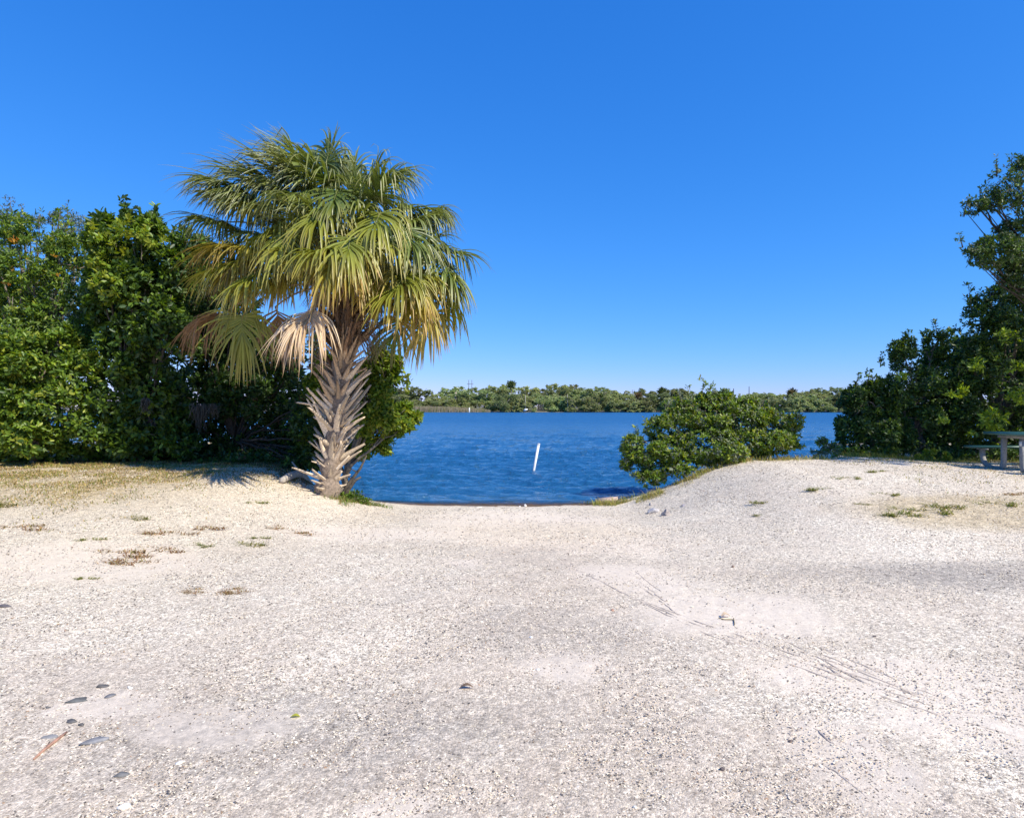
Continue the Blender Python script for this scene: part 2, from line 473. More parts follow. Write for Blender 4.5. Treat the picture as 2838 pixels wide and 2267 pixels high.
def build_ground():
    ys = np.concatenate([np.array([-3000, -300, -60, -20, -8, -3, 0, 1.0]),
                         1.7 * (17.5 / 1.7) ** np.linspace(0, 1, 340), np.array([18.5, 20, 22, 24, 27, 60, 200, 800, 3000])])
    t = np.concatenate([[-300, -40, -9, -3.2, -1.9, -1.4], np.linspace(-1.1, 1.1, 470), [1.4, 1.9, 3.2, 9, 40, 300]])
    Y = np.repeat(ys[:, None], len(t), 1)
    X = t[None, :] * (np.clip(Y, 2.0, 12) + 0.0)
    Z = gz(X, Y)
    near = sst(-np.abs(Y - 6), -11, -8)
    Z = Z + near * (0.012 * (fbm(X, Y, .35, 21, 3) - .5) + .006 * (vnoise(X, Y, .06, 33) - .5))
    # masks
    Rm = np.zeros_like(X)
    for (px, py, rx, ry, s) in ((1090, 2245, .17, .12, 1), (1570, 1850, .28, .25, 2), (1290, 1560, .25, .25, 3), (2000, 1700, 1.0, .55, 4),
                                (2380, 1880, .9, .35, 5), (2300, 2060, .35, .25, 6), (1440, 1440, 1.6, 1.3, 7), (1010, 1480, 1.4, .7, 8),
                                (300, 1960, .35, .18, 11), (2420, 2150, .3, .25, 12), (150, 1560, 1.6, .7, 13), (600, 2010, .4, .2, 14), (1750, 1600, .7, .8, 15), (2750, 2000, .6, .5, 16)):
        q = on_ground(px, py)
        Rm = np.maximum(Rm, blob(X, Y, q[0], q[1], rx, ry, 40 + s))
    Rm *= .85
    Gm = sst(-X, 3.2, 6.5) * sst(Y + .8 * (fbm(X, Y, 1.5, 71) - .5), 6.6, 9.5)
    Gm = np.maximum(Gm * (.5 + .75 * fbm(X, Y, .9, 72)), .55 * sst(X, 6, 8.5) * sst(Y, 8.2, 11.5) * sst(fbm(X, Y, .7, 73), .42, .6))
    Gm = np.maximum(Gm, .6 * blob(X, Y, 6.2, 7.9, 2.0, .9, 74))
    # yellowish flush on the left part of the court and on the ramp's top
    Gm = np.maximum(Gm, .15 * sst(-X, 1.2, 5.0) * sst(Y, 3.6, 6.0))
    Gm = np.maximum(Gm, .22 * blob(X, Y, .6, 8.3, 1.6, 1.2, 75, .8))
    Bm = sst(-(Z - WATER), -.014, .01) * .8
    A = blob(X, Y, 4.1, 5.7, 2.4, .95, 81, .8) * 1.0
    A = np.maximum(A, .8 * blob(X, Y, -.5, 2.9, 2.2, 1.0, 82, .9)); A = np.maximum(A, .7 * blob(X, Y, .3, 4.2, 1.3, .8, 86, .9)); A = np.maximum(A, .6 * blob(X, Y, 2.4, 2.6, 1.2, .6, 87, .9)); A = np.maximum(A, .55 * blob(X, Y, -2.0, 3.3, .8, .5, 83, .8))
    A = np.maximum(A, .5 * blob(X, Y, 1.35, 3.0, .6, 1.0, 84, .9)); A = np.maximum(A, .6 * blob(X, Y, .4, 4.6, .4, .8, 85, .9))
    V = np.stack([X, Y, Z], -1).reshape(-1, 3)
    cols = np.stack([Rm, Gm, Bm, A], -1).reshape(-1, 4)
    me = mesh_np("ground", V, [grid_faces(len(ys), len(t))], cols, smooth=True)
    pk = .95 * (1 - sst(Y + 1.2 * (fbm(X, Y, 1.6, 101) - .5), 2.9, 5.2)) * sst(fbm(X, Y, 1.1, 102), .25, .6)
    drive = np.exp(-((X - .35 - .10 * (Y - 5)) / 1.25) ** 2) * (1 - sst(Y, 6.8, 8.0)) * .85
    swing = np.exp(-((Y - (7.3 - .78 * X)) / .7) ** 2) * sst(X, .4, 1.2) * .55
    pk = np.clip(np.maximum(np.maximum(pk, drive * (.45 + .8 * fbm(X, Y, .6, 103))), swing * (.4 + .8 * fbm(X, Y, .5, 104))), 0, 1)
    yl = np.clip(.42 * sst(-X, 1.6, 5.5) * sst(Y, 3.4, 6.0) * (.3 + 1.0 * fbm(X, Y, 1.3, 105)), 0, 1)
    pi = blob(X, Y, .35, 8.2, 1.9, 1.5, 106, .5) * (.5 + .6 * fbm(X, Y, .5, 107))
    at = me.attributes.new('Tone', 'FLOAT_COLOR', 'POINT')
    at.data.foreach_set('color', np.stack([pk, yl, np.clip(pi, 0, 1), pk * 0 + 1], -1).astype(np.float32).ravel())
    o = obj("ground", me, GROUND); tag(o, kind='structure')
build_ground()

# ------------------------------------------------------------------ water
def waveh(X, Y):
    rr = np.random.default_rng(3)
    h = np.zeros_like(X)
    for i in range(26):
        lam = .22 * (1.5 / .22) ** rr.random()
        a = math.radians(rr.normal(82, 24))
        k = 2 * math.pi / lam
        amp = .0125 * lam ** .8
        ph = rr.random() * 6.28
        s = np.sin(k * (X * math.cos(a) + Y * math.sin(a)) + ph + 1.5 * (vnoise(X, Y, 3.1, i) - .5) * 2)
        h += amp * (s - .35 * s * s)
    return h

def build_water():
    ys = np.concatenate([10.2 * (26.0 / 10.2) ** np.linspace(0, 1, 260), 26.3 * (196 / 26.3) ** np.linspace(0, 1, 120)])
    t = np.concatenate([[-12, -5, -2, -1.2], np.linspace(-.62, .86, 320), [1.4, 2, 5, 12]])
    Y = np.repeat(ys[:, None], len(t), 1); X = t[None, :] * Y
    g = gz(X, Y); depth = WATER - g
    calm = sst(depth, 0.0, .35) * .85 + .15
    fade = 1 - sst(Y, 30, 70)
    Z = WATER + waveh(X, Y) * fade * calm
    red = np.where(Y < 24, 1 - sst(depth, .005, .07), 0)
    V = np.stack([X, Y, Z], -1).reshape(-1, 3)
    cols = np.stack([red, sst(Y, 16, 90), red * 0, red * 0 + 1], -1).reshape(-1, 4)
    me = mesh_np("water", V, [grid_faces(len(ys), len(t))], cols, smooth=True)
    o = obj("water", me, WATERM); tag(o, kind='structure')
build_water()

def build_far_bank():
    xs = np.linspace(-1600, 1600, 260); ys = np.array([189, 190.5, 192, 196, 230, 300, 600, 3000.])
    zs = np.array([-1.2, -.5, -.25, .1, .5, .8, 1.2, 1.4])
    X, Y = np.meshgrid(xs, ys); Z = np.repeat(zs[:, None], len(xs), 1)
    Y = Y + (4 * (vnoise(X, X * 0, 14, 5) - .3)) * (Y < 200)
    me = mesh_np("far_bank", np.stack([X, Y, Z], -1).reshape(-1, 3), [grid_faces(len(ys), len(xs))], None, True)
    o = obj("far_bank", me, plain("far_bank_soil", (.10, .085, .06), (.20, .18, .12), .8)); tag(o, kind='structure')
build_far_bank()

# ------------------------------------------------------------------ foliage
def unit(v): return v / (np.linalg.norm(v, axis=-1, keepdims=True) + 1e-9)

def leaf_mesh(name, pos, dirs, k, ln, wr, pal, spread=(25, 80), hexa=True, rng=None, jit=.5):
    """k leaves round each twig end"""
    rng = rng or R
    n = len(pos)
    p = np.repeat(pos, k, 0); d = np.repeat(unit(dirs), k, 0); m = n * k
    az = rng.random(m) * 2 * math.pi
    ref = np.where(np.abs(d[:, 2:3]) < .9, np.array([[0, 0, 1.0]]), np.array([[1.0, 0, 0]]))
    u = unit(np.cross(d, ref)); v = np.cross(d, u)
    phi = np.radians(rng.uniform(spread[0], spread[1], m))
    pr = u * np.cos(az)[:, None] + v * np.sin(az)[:, None]
    a = unit(d * np.cos(phi)[:, None] + pr * np.sin(phi)[:, None] + rng.normal(0, .15, (m, 3)))
    nr = unit(d - a * (d * a).sum(1)[:, None] + rng.normal(0, jit * .6, (m, 3)) + np.array([0, 0, .25]))
    s = unit(np.cross(a, nr)); nr = np.cross(s, a)
    L_ = (ln * rng.uniform(.65, 1.2, m))[:, None]; W_ = L_ * wr * rng.uniform(.8, 1.15, m)[:, None]
    b = p - d * (rng.random(m) * ln * .9)[:, None] + a * L_ * .08
    curl = nr * L_ * rng.uniform(-.22, .04, m)[:, None]
    if hexa:
        vs = [b, b + a * L_ * .38 + s * W_ * .46 + nr * W_ * .16, b + a * L_ * .74 + s * W_ * .42 + nr * W_ * .12 + curl * .5,
              b + a * L_ + curl, b + a * L_ * .74 - s * W_ * .42 + nr * W_ * .12 + curl * .5, b + a * L_ * .38 - s * W_ * .46 + nr * W_ * .16]
        V = np.stack(vs, 1).reshape(-1, 3); base = np.arange(m)[:, None] * 6
        F4 = np.concatenate([base + np.array([[0, 1, 2, 3]]), base + np.array([[0, 3, 4, 5]])]); nv = 6; f = [F4]
    else:
        vs = [b, b + a * L_ * .5 + s * W_ * .5 + nr * W_ * .15, b + a * L_ + curl, b + a * L_ * .5 - s * W_ * .5 + nr * W_ * .15]
        V = np.stack(vs, 1).reshape(-1, 3); base = np.arange(m)[:, None] * 4
        f = [np.concatenate([base + np.array([[0, 1, 2]]), base + np.array([[0, 2, 3]])])]; nv = 4
    cs = np.array([c for c, _ in pal], float); wt = np.array([q for _, q in pal], float); wt /= wt.sum()
    # neighbouring twigs tend to be alike
    pick = rng.choice(len(cs), n, p=wt); pick2 = np.where(rng.random(m) < .7, np.repeat(pick, k), rng.choice(len(cs), m, p=wt))
    c = cs[pick2] * np.repeat(rng.uniform(.75, 1.25, n), k)[:, None] * rng.uniform(.85, 1.15, m)[:, None]
    me = mesh_np(name, V, f, np.repeat(c, nv, 0))
    return me

def crown_twigs(lobes, n, rng, sub=9, subr=(.22, .42), inner=.3, up=.35):
    """lobes: (cx,cy,cz,rx,ry,rz). returns positions and outward directions, clumped"""
    L = np.array(lobes, float)
    subs = []
    for l in L:
        m = sub
        q = unit(rng.normal(0, 1, (m, 3)) + np.array([0, -.15, .15]))
        c = l[:3] + q * l[3:] * rng.uniform(.45, .85, m)[:, None]
        r = l[3:] * rng.uniform(subr[0], subr[1], m)[:, None]
        subs.append(np.concatenate([c, r], 1))
    S = np.concatenate(subs + [np.concatenate([L[:, :3], L[:, 3:] * .75], 1)])
    wgt = (S[:, 3] * S[:, 5]); wgt[len(S) - len(L):] *= .3; wgt /= wgt.sum()
    pick = rng.choice(len(S), n * 2, p=wgt)
    q = unit(rng.normal(0, 1, (n * 2, 3)) + np.array([0, -.1, .1]))
    rr = np.where(rng.random(n * 2) < inner, rng.uniform(.35, .9, n * 2), rng.uniform(.85, 1.12, n * 2))
    p = S[pick, :3] + q * S[pick, 3:] * rr[:, None]
    # thin out what lies deep inside
    dmin = np.full(n * 2, 9.0)
    for l in L:
        dmin = np.minimum(dmin, np.linalg.norm((p - l[:3]) / l[3:], axis=1))
    keep = (dmin > .55) | (rng.random(n * 2) < .35)
    p = p[keep][:n]; q = q[keep][:n]
    cen = L[:, :3].mean(0)
    d = unit(q + .5 * unit(p - cen) + np.array([0, 0, up]) + rng.normal(0, .3, p.shape))
    return p, d

def limbs(name, base, lobes, rng, r0=.1, col=(.16, .13, .10), n=9, trunks=1, parent=None, wander=.12):
    """trunk(s) and limbs from the base to the lobes, one branching mesh"""
    mb = MB()
    base = np.array(base, float)
    L = np.array(lobes, float)
    fork = base + (L[:, :3].mean(0) - base) * .35 * np.array([.5, .5, 1])
    k = 8
    pts = np.array([base + (fork - base) * t + (rng.normal(0, .04, 3) if 0 < t < 1 else 0) for t in np.linspace(0, 1, k)])
    pts[0, 2] -= .15
    mb.tube(pts, np.linspace(r0 * 1.25, r0 * .8, k), 8, col)
    for l in L:
        tip = l[:3] + np.array([0, 0, l[5] * .4])
        st = base + (fork - base) * rng.uniform(.55, 1.0)
        mid = (st + tip) / 2 + rng.normal(0, wander, 3) + np.array([0, 0, .1])
        ts = np.linspace(0, 1, n)[:, None]
        pp = (1 - ts) ** 2 * st + 2 * ts * (1 - ts) * mid + ts ** 2 * tip + np.concatenate([np.zeros((1, 3)), rng.normal(0, .02, (n - 1, 3))])
        mb.tube(pp, np.linspace(r0 * .55, r0 * .1, n), 6, col)
        for j in range(3):
            i = rng.integers(n // 3, n - 1)
            e = l[:3] + unit(rng.normal(0, 1, 3)) * l[3:] * .85
            q = np.array([pp[i] * (1 - t) + e * t + (rng.normal(0, .03, 3) if 0 < t < 1 else 0) for t in np.linspace(0, 1, 6)])
            mb.tube(q, np.linspace(r0 * .25, r0 * .05, 6), 5, col)
    return obj(name, mb.mesh(name, True), BARK, parent)

def plobe(px, py, d, rx, ry, ryd=None):
    c = P(px, py, d); s = d / F
    return (c[0], c[1], c[2], rx * s, (ryd if ryd else (rx + ry) / 2 * s), ry * s)

def tree(name, label, cat, base, lobes, ntw, k, ln, wr, pal, seed, group=None, r0=.09, extra=None, trunkcol=(.17, .145, .115), sub=7, inner=.22, up=.35, hexa=True, sprigs=None, subr=(.22, .42)):
    rng = np.random.default_rng(seed)
    base = np.array(base, float)
    root = empty(name, base); tag(root, label, cat, group)
    rel = [tuple(np.array(l[:3]) - base) + tuple(l[3:]) for l in lobes]
    limbs("trunk", (0, 0, 0), rel, rng, r0, trunkcol, parent=root)
    p, d = crown_twigs(rel, ntw, rng, sub, subr, inner, up)
    if sprigs:                                   # upright shoots that break the outline
        sp, sd = [], []
        mb = MB()
        for (px, py0, py1, dd) in sprigs:
            a = P(px, py0, dd) - base; b = P(px + rng.uniform(-12, 12), py1, dd) - base
            for t in np.linspace(0, 1, max(4, int(np.linalg.norm(b - a) / .07))):
                for _ in range(2):
                    sp.append(a + (b - a) * t + rng.normal(0, .035, 3)); sd.append(unit(b - a + rng.normal(0, .25, 3)))
            mb.tube(np.array([a + (b - a) * t for t in np.linspace(-.3, 1, 5)]), np.linspace(.012, .004, 5), 5, trunkcol)
        p = np.concatenate([p, sp]); d = np.concatenate([d, sd])
        obj("shoot_stems", mb.mesh("shoot_stems"), BARK, root)['kind'] = 'stuff'
    c = obj("crown", leaf_mesh("crown", p, d, k, ln, wr, pal, rng=rng, hexa=hexa), LEAF, root); c['kind'] = 'stuff'
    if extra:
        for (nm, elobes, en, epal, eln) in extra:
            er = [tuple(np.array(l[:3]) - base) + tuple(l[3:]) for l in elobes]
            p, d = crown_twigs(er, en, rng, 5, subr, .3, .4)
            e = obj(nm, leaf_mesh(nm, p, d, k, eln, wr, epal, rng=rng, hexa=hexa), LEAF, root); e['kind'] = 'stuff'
    return root

def gbase(px, py, d):
    q = P(px, py, d); return (q[0], q[1], gz1(q[0], q[1]))

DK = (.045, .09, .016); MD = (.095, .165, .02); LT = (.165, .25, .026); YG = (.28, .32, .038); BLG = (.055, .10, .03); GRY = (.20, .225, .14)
OR = (.5, .2, .03); BRN = (.12, .085, .05)

# left bank, from the left edge of the picture to the palm
tree("pepper_tree", "tall bushy tree with orange leaf clusters at the left edge, above the pale green shrub", "tree", gbase(60, 1280, 13.6),
     [plobe(60, 740, 13.4, 130, 130), plobe(175, 720, 13.4, 85, 110), plobe(40, 890, 13.3, 150, 110), plobe(190, 870, 13.4, 85, 110), plobe(-110, 780, 13.6, 140, 190), plobe(60, 1040, 13.6, 130, 110), plobe(-150, 1050, 13.6, 130, 170)],
     5580, 6, .10, .36, [(MD, 5), (LT, 4), (DK, 3), (YG, 1.2)], 11, r0=.13,
     extra=[("orange_leaves", [plobe(x, y, 12.75, 16, 9) for (x, y) in ((90, 722), (142, 708), (36, 748), (15, 785), (215, 744), (14, 980), (165, 1050), (155, 765), (40, 668))], 34, [(OR, 2), ((.55, .32, .05), 2), (LT, 2)], .07)],
     sprigs=[(110, 650, 590, 13.4), (160, 640, 575, 13.4), (205, 660, 610, 13.4), (60, 640, 600, 13.5)])
tree("pale_shrub", "bright green shrub at the left edge whose low branches reach the grass", "shrub", gbase(90, 1285, 12.6),
     [plobe(90, 1010, 12.5, 120, 75), plobe(20, 1115, 12.4, 110, 80), plobe(150, 1120, 12.4, 100, 75), plobe(60, 1215, 12.2, 120, 60), plobe(215, 1050, 12.6, 80, 80), plobe(240, 1180, 12.4, 60, 45), plobe(-110, 1090, 12.4, 120, 170), plobe(170, 950, 12.8, 70, 60), plobe(110, 1255, 13.0, 160, 30), plobe(-60, 1240, 12.8, 120, 40)],
     4185, 6, .115, .45, [(LT, 5), (MD, 5), (YG, 2), (DK, 2)], 12, r0=.06)
tree("feathery_tree", "thin grey green feathery treetop showing behind the orange flecked tree", "tree", gbase(110, 1260, 16.5)[:2] + (-.6,),
     [plobe(5, 640, 16.5, 50, 85), plobe(60, 620, 16.5, 50, 50), plobe(150, 630, 16.5, 55, 50), plobe(190, 620, 16.5, 40, 50), plobe(232, 660, 16.5, 45, 80), plobe(110, 720, 16.5, 120, 90), plobe(60, 950, 16.5, 160, 160), plobe(240, 900, 16.6, 120, 160)],
     3565, 5, .085, .3, [(GRY, 4), ((.16, .19, .14), 3), (BLG, 2)], 13, r0=.12, sub=12, subr=(.15, .3), sprigs=[(35, 600, 545, 16.5), (190, 610, 565, 16.5), (70, 610, 570, 16.5)])
tree("broadleaf_shrub", "tall oval-leaved shrub with yellow green top, left of the palm fronds", "shrub", gbase(380, 1283, 13.0),
     [plobe(320, 690, 12.9, 75, 85), plobe(425, 670, 12.9, 75, 70), plobe(295, 820, 12.9, 65, 110), plobe(395, 810, 12.7, 90, 110), plobe(480, 770, 13, 60, 100), plobe(345, 960, 12.9, 95, 110), plobe(460, 940, 12.9, 80, 120), plobe(330, 1090, 12.9, 85, 95), plobe(430, 1100, 12.9, 90, 110), plobe(370, 1215, 12.8, 100, 60), plobe(480, 1220, 12.9, 70, 55), plobe(390, 1258, 13.2, 150, 28), plobe(350, 610, 13, 22, 28), plobe(520, 680, 13, 50, 70)],
     5115, 7, .13, .46, [(MD, 5), (DK, 4), (LT, 2), (BLG, 3)], 14, r0=.1, extra=[("young_leaves", [plobe(300, 700, 12.4, 60, 70), plobe(360, 650, 12.5, 60, 50), plobe(430, 650, 12.5, 60, 45), plobe(330, 800, 12.3, 70, 60)], 170, [(YG, 3), (LT, 3)], .13)],
     sprigs=[(345, 600, 560, 13), (352, 600, 575, 13), (430, 610, 575, 13), (290, 620, 590, 13), (400, 620, 590, 13)])
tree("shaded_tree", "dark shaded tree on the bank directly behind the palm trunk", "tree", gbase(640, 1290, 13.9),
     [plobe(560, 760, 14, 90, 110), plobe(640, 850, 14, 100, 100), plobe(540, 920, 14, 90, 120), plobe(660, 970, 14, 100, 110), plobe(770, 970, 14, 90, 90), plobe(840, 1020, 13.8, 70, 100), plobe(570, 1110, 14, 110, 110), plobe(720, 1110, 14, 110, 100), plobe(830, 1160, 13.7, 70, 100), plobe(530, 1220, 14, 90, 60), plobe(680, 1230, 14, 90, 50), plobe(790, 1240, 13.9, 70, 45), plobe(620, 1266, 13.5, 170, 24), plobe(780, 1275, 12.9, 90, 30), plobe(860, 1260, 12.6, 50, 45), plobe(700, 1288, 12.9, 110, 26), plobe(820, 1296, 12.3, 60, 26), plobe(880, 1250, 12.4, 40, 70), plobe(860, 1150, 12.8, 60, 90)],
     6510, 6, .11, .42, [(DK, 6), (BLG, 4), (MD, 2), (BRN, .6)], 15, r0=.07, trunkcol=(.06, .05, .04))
tree("waterside_bush", "bright yellow green bush leaning over the water just right of the palm trunk", "bush", gbase(950, 1345, 11.9),
     [plobe(1060, 1060, 12.5, 60, 70), plobe(1105, 1160, 12.4, 50, 60), plobe(1035, 1170, 12.4, 75, 75), plobe(975, 1110, 12.6, 60, 85), plobe(1085, 1005, 12.5, 32, 30), plobe(1050, 985, 12.5, 30, 26), plobe(1135, 1165, 12.4, 28, 40), plobe(1000, 1240, 12.4, 45, 40), plobe(900, 1090, 12.9, 70, 100), plobe(1060, 1225, 12.5, 35, 30), plobe(900, 1220, 12.8, 60, 60)],
     3565, 7, .115, .45, [(LT, 6), (MD, 3), (YG, 5)], 16, r0=.07, sprigs=[(1085, 1000, 965, 12.5), (1060, 1000, 950, 12.5), (1115, 1040, 990, 12.4), (1130, 1080, 1040, 12.4)])
tree("low_plant", "small bushy green plant at the water edge at the right foot of the palm", "plant", gbase(985, 1400, 10.9),
     [plobe(955, 1388, 10.9, 38, 26), plobe(1003, 1390, 10.9, 32, 22), plobe(985, 1375, 11, 30, 20)], 330, 6, .06, .45, [(LT, 3), (MD, 3), (DK, 2)], 17, r0=.02, hexa=False)

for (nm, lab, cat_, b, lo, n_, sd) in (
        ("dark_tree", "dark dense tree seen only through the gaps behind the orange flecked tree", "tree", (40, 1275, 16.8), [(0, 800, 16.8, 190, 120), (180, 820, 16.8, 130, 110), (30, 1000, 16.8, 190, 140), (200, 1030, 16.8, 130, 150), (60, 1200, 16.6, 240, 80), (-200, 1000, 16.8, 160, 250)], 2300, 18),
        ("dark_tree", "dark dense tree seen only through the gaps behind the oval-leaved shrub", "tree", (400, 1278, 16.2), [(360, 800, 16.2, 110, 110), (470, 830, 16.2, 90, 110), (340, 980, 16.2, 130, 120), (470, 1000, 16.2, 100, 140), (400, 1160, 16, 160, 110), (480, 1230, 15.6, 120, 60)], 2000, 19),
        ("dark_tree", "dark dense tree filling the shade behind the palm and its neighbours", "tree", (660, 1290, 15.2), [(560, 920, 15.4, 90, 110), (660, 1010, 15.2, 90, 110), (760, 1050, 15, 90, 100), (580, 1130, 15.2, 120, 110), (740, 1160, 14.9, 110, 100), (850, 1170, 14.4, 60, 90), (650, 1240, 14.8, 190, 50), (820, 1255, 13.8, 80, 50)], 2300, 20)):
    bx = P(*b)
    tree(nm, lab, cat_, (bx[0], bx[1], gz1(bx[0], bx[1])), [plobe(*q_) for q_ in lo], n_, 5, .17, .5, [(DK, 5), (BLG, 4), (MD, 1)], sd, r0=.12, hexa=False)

# right bank
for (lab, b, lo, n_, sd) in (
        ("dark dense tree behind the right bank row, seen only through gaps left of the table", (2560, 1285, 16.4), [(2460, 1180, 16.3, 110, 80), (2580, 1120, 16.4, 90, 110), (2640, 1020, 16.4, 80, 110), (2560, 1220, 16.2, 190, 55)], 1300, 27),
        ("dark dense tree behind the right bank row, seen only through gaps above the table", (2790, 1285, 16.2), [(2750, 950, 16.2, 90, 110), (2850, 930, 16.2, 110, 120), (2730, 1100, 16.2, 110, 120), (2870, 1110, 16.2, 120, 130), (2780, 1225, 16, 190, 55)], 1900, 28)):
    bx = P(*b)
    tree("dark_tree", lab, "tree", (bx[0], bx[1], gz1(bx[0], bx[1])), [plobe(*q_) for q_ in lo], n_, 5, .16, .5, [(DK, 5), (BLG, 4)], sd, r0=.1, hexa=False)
tree("mangrove_bush", "wide rounded green mangrove bush on the bank between the ramp and the right trees", "bush", gbase(2000, 1300, 12.6),
     [plobe(1950, 1150, 12.7, 95, 55), plobe(2070, 1160, 12.7, 95, 50), plobe(1845, 1190, 12.7, 75, 55), plobe(1960, 1235, 12.5, 120, 70), plobe(2100, 1225, 12.6, 100, 50), plobe(2185, 1205, 12.7, 42, 48), plobe(1795, 1270, 12.5, 60, 40), plobe(1755, 1235, 12.6, 40, 45), plobe(1880, 1290, 12.3, 85, 45), plobe(1800, 1325, 12.2, 55, 28), plobe(1990, 1110, 12.8, 50, 30), plobe(2160, 1240, 12.6, 60, 25), plobe(1850, 1245, 12.4, 60, 50), plobe(1770, 1290, 12.5, 45, 40), plobe(2140, 1180, 12.7, 75, 55), plobe(2030, 1120, 12.8, 80, 35), plobe(1900, 1140, 12.8, 60, 40)],
     8680, 6, .072, .46, [(MD, 4), (LT, 7), (DK, 1.3), (YG, 3), (GRY, 4)], 21, r0=.06, sprigs=[(1942, 1130, 1048, 12.7), (1890, 1120, 1078, 12.7), (1963, 1090, 1062, 12.7), (1985, 1100, 1078, 12.7), (2010, 1120, 1090, 12.7), (1920, 1110, 1070, 12.7), (1840, 1150, 1112, 12.7), (1800, 1200, 1165, 12.6), (1772, 1215, 1185, 12.6), (2060, 1130, 1100, 12.7), (2110, 1140, 1108, 12.7), (2150, 1150, 1125, 12.7), (2200, 1180, 1150, 12.7), (1735, 1260, 1215, 12.5), (1870, 1140, 1100, 12.7)])
tree("pale_sapling", "small pale blue green sapling between the mangrove bush and the dark right trees", "sapling", gbase(2285, 1275, 13.1),
     [plobe(2282, 1235, 13.1, 22, 25), plobe(2310, 1245, 13.1, 20, 24), plobe(2262, 1258, 13.1, 18, 10)], 150, 6, .075, .38, [(GRY, 3), (LT, 2), ((.16, .22, .12), 3)], 22, r0=.02)
DRK = [(DK, 5), (BLG, 4), (MD, 3), (LT, .6)]
tree("dense_shrub", "dark dense shrub, lowest and leftmost of the right bank trees, beside the water", "shrub", gbase(2420, 1285, 14.0),
     [plobe(2390, 1125, 14.1, 58, 60), plobe(2365, 1205, 14, 58, 60), plobe(2450, 1200, 14, 75, 70), plobe(2425, 1085, 14.2, 40, 42), plobe(2440, 1150, 14.3, 70, 70), plobe(2400, 1260, 13.9, 100, 30)],
     3565, 6, .085, .42, DRK, 23, r0=.07, sprigs=[(2372, 1080, 1035, 14.1), (2400, 1070, 1030, 14.1), (2420, 1060, 1040, 14.1)])
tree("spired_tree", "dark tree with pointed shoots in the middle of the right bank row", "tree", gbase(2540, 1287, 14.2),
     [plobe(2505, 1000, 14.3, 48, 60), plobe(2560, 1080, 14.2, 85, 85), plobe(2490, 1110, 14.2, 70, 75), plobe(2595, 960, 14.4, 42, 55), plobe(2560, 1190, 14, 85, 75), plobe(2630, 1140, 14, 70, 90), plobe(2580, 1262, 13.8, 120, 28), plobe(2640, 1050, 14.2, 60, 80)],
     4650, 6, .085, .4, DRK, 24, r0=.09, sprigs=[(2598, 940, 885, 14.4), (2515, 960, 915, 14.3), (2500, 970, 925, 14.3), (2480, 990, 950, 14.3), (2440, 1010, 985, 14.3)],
     extra=[("light_painted_leaves", [plobe(2650, 1085, 13.1, 28, 18), plobe(2500, 1040, 13.5, 16, 12), plobe(2610, 1165, 13.1, 24, 16)], 42, [((.27, .36, .03), 3), (LT, 2)], .10)])  # lime clusters for sunlit spots: the sunlight is put into the leaf colour
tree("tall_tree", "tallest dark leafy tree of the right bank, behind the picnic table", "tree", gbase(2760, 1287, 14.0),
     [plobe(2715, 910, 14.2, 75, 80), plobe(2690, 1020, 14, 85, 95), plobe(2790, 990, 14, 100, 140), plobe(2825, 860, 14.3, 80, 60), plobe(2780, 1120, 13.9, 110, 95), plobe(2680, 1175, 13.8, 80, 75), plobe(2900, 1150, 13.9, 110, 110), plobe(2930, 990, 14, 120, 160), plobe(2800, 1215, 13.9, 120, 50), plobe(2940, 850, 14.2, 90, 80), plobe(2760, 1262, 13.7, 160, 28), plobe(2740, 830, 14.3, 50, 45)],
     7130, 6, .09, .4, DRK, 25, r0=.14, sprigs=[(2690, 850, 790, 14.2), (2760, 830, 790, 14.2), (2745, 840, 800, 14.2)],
     extra=[("light_painted_leaves", [plobe(2745, 1165, 12.9, 55, 34), plobe(2700, 1010, 13, 35, 24), plobe(2795, 930, 12.9, 40, 22), plobe(2810, 1020, 12.9, 25, 20), plobe(2690, 1205, 13, 14, 14), plobe(2830, 1100, 12.9, 30, 24)], 120, [((.27, .36, .03), 3), (LT, 3)], .11)])  # brighter lime leaf colour stands in for sun on these clusters
oak = [plobe(2780, 530, 10.8, 50, 70), plobe(2695, 572, 10.8, 32, 30), plobe(2735, 560, 10.8, 40, 35), plobe(2850, 520, 10.8, 70, 95), plobe(2775, 695, 10.7, 75, 48), plobe(2715, 705, 10.7, 38, 38), plobe(2855, 715, 10.8, 80, 55), plobe(2800, 640, 10.9, 50, 30), plobe(2850, 775, 10.9, 70, 45), plobe(2800, 760, 10.9, 40, 30)]
oak += [(10.6, 10.6, 4.8, 1.0, 1.3, .9), (12.2, 11.2, 5.6, 1.6, 1.8, 1.5), (13.8, 10.0, 5.0, 1.6, 1.8, 1.3), (11.6, 12.6, 4.6, 1.2, 1.2, 1.0), (13.0, 12.6, 6.6, 1.8, 1.6, 1.3), (10.9, 9.2, 5.6, .9, 1.0, .8)]
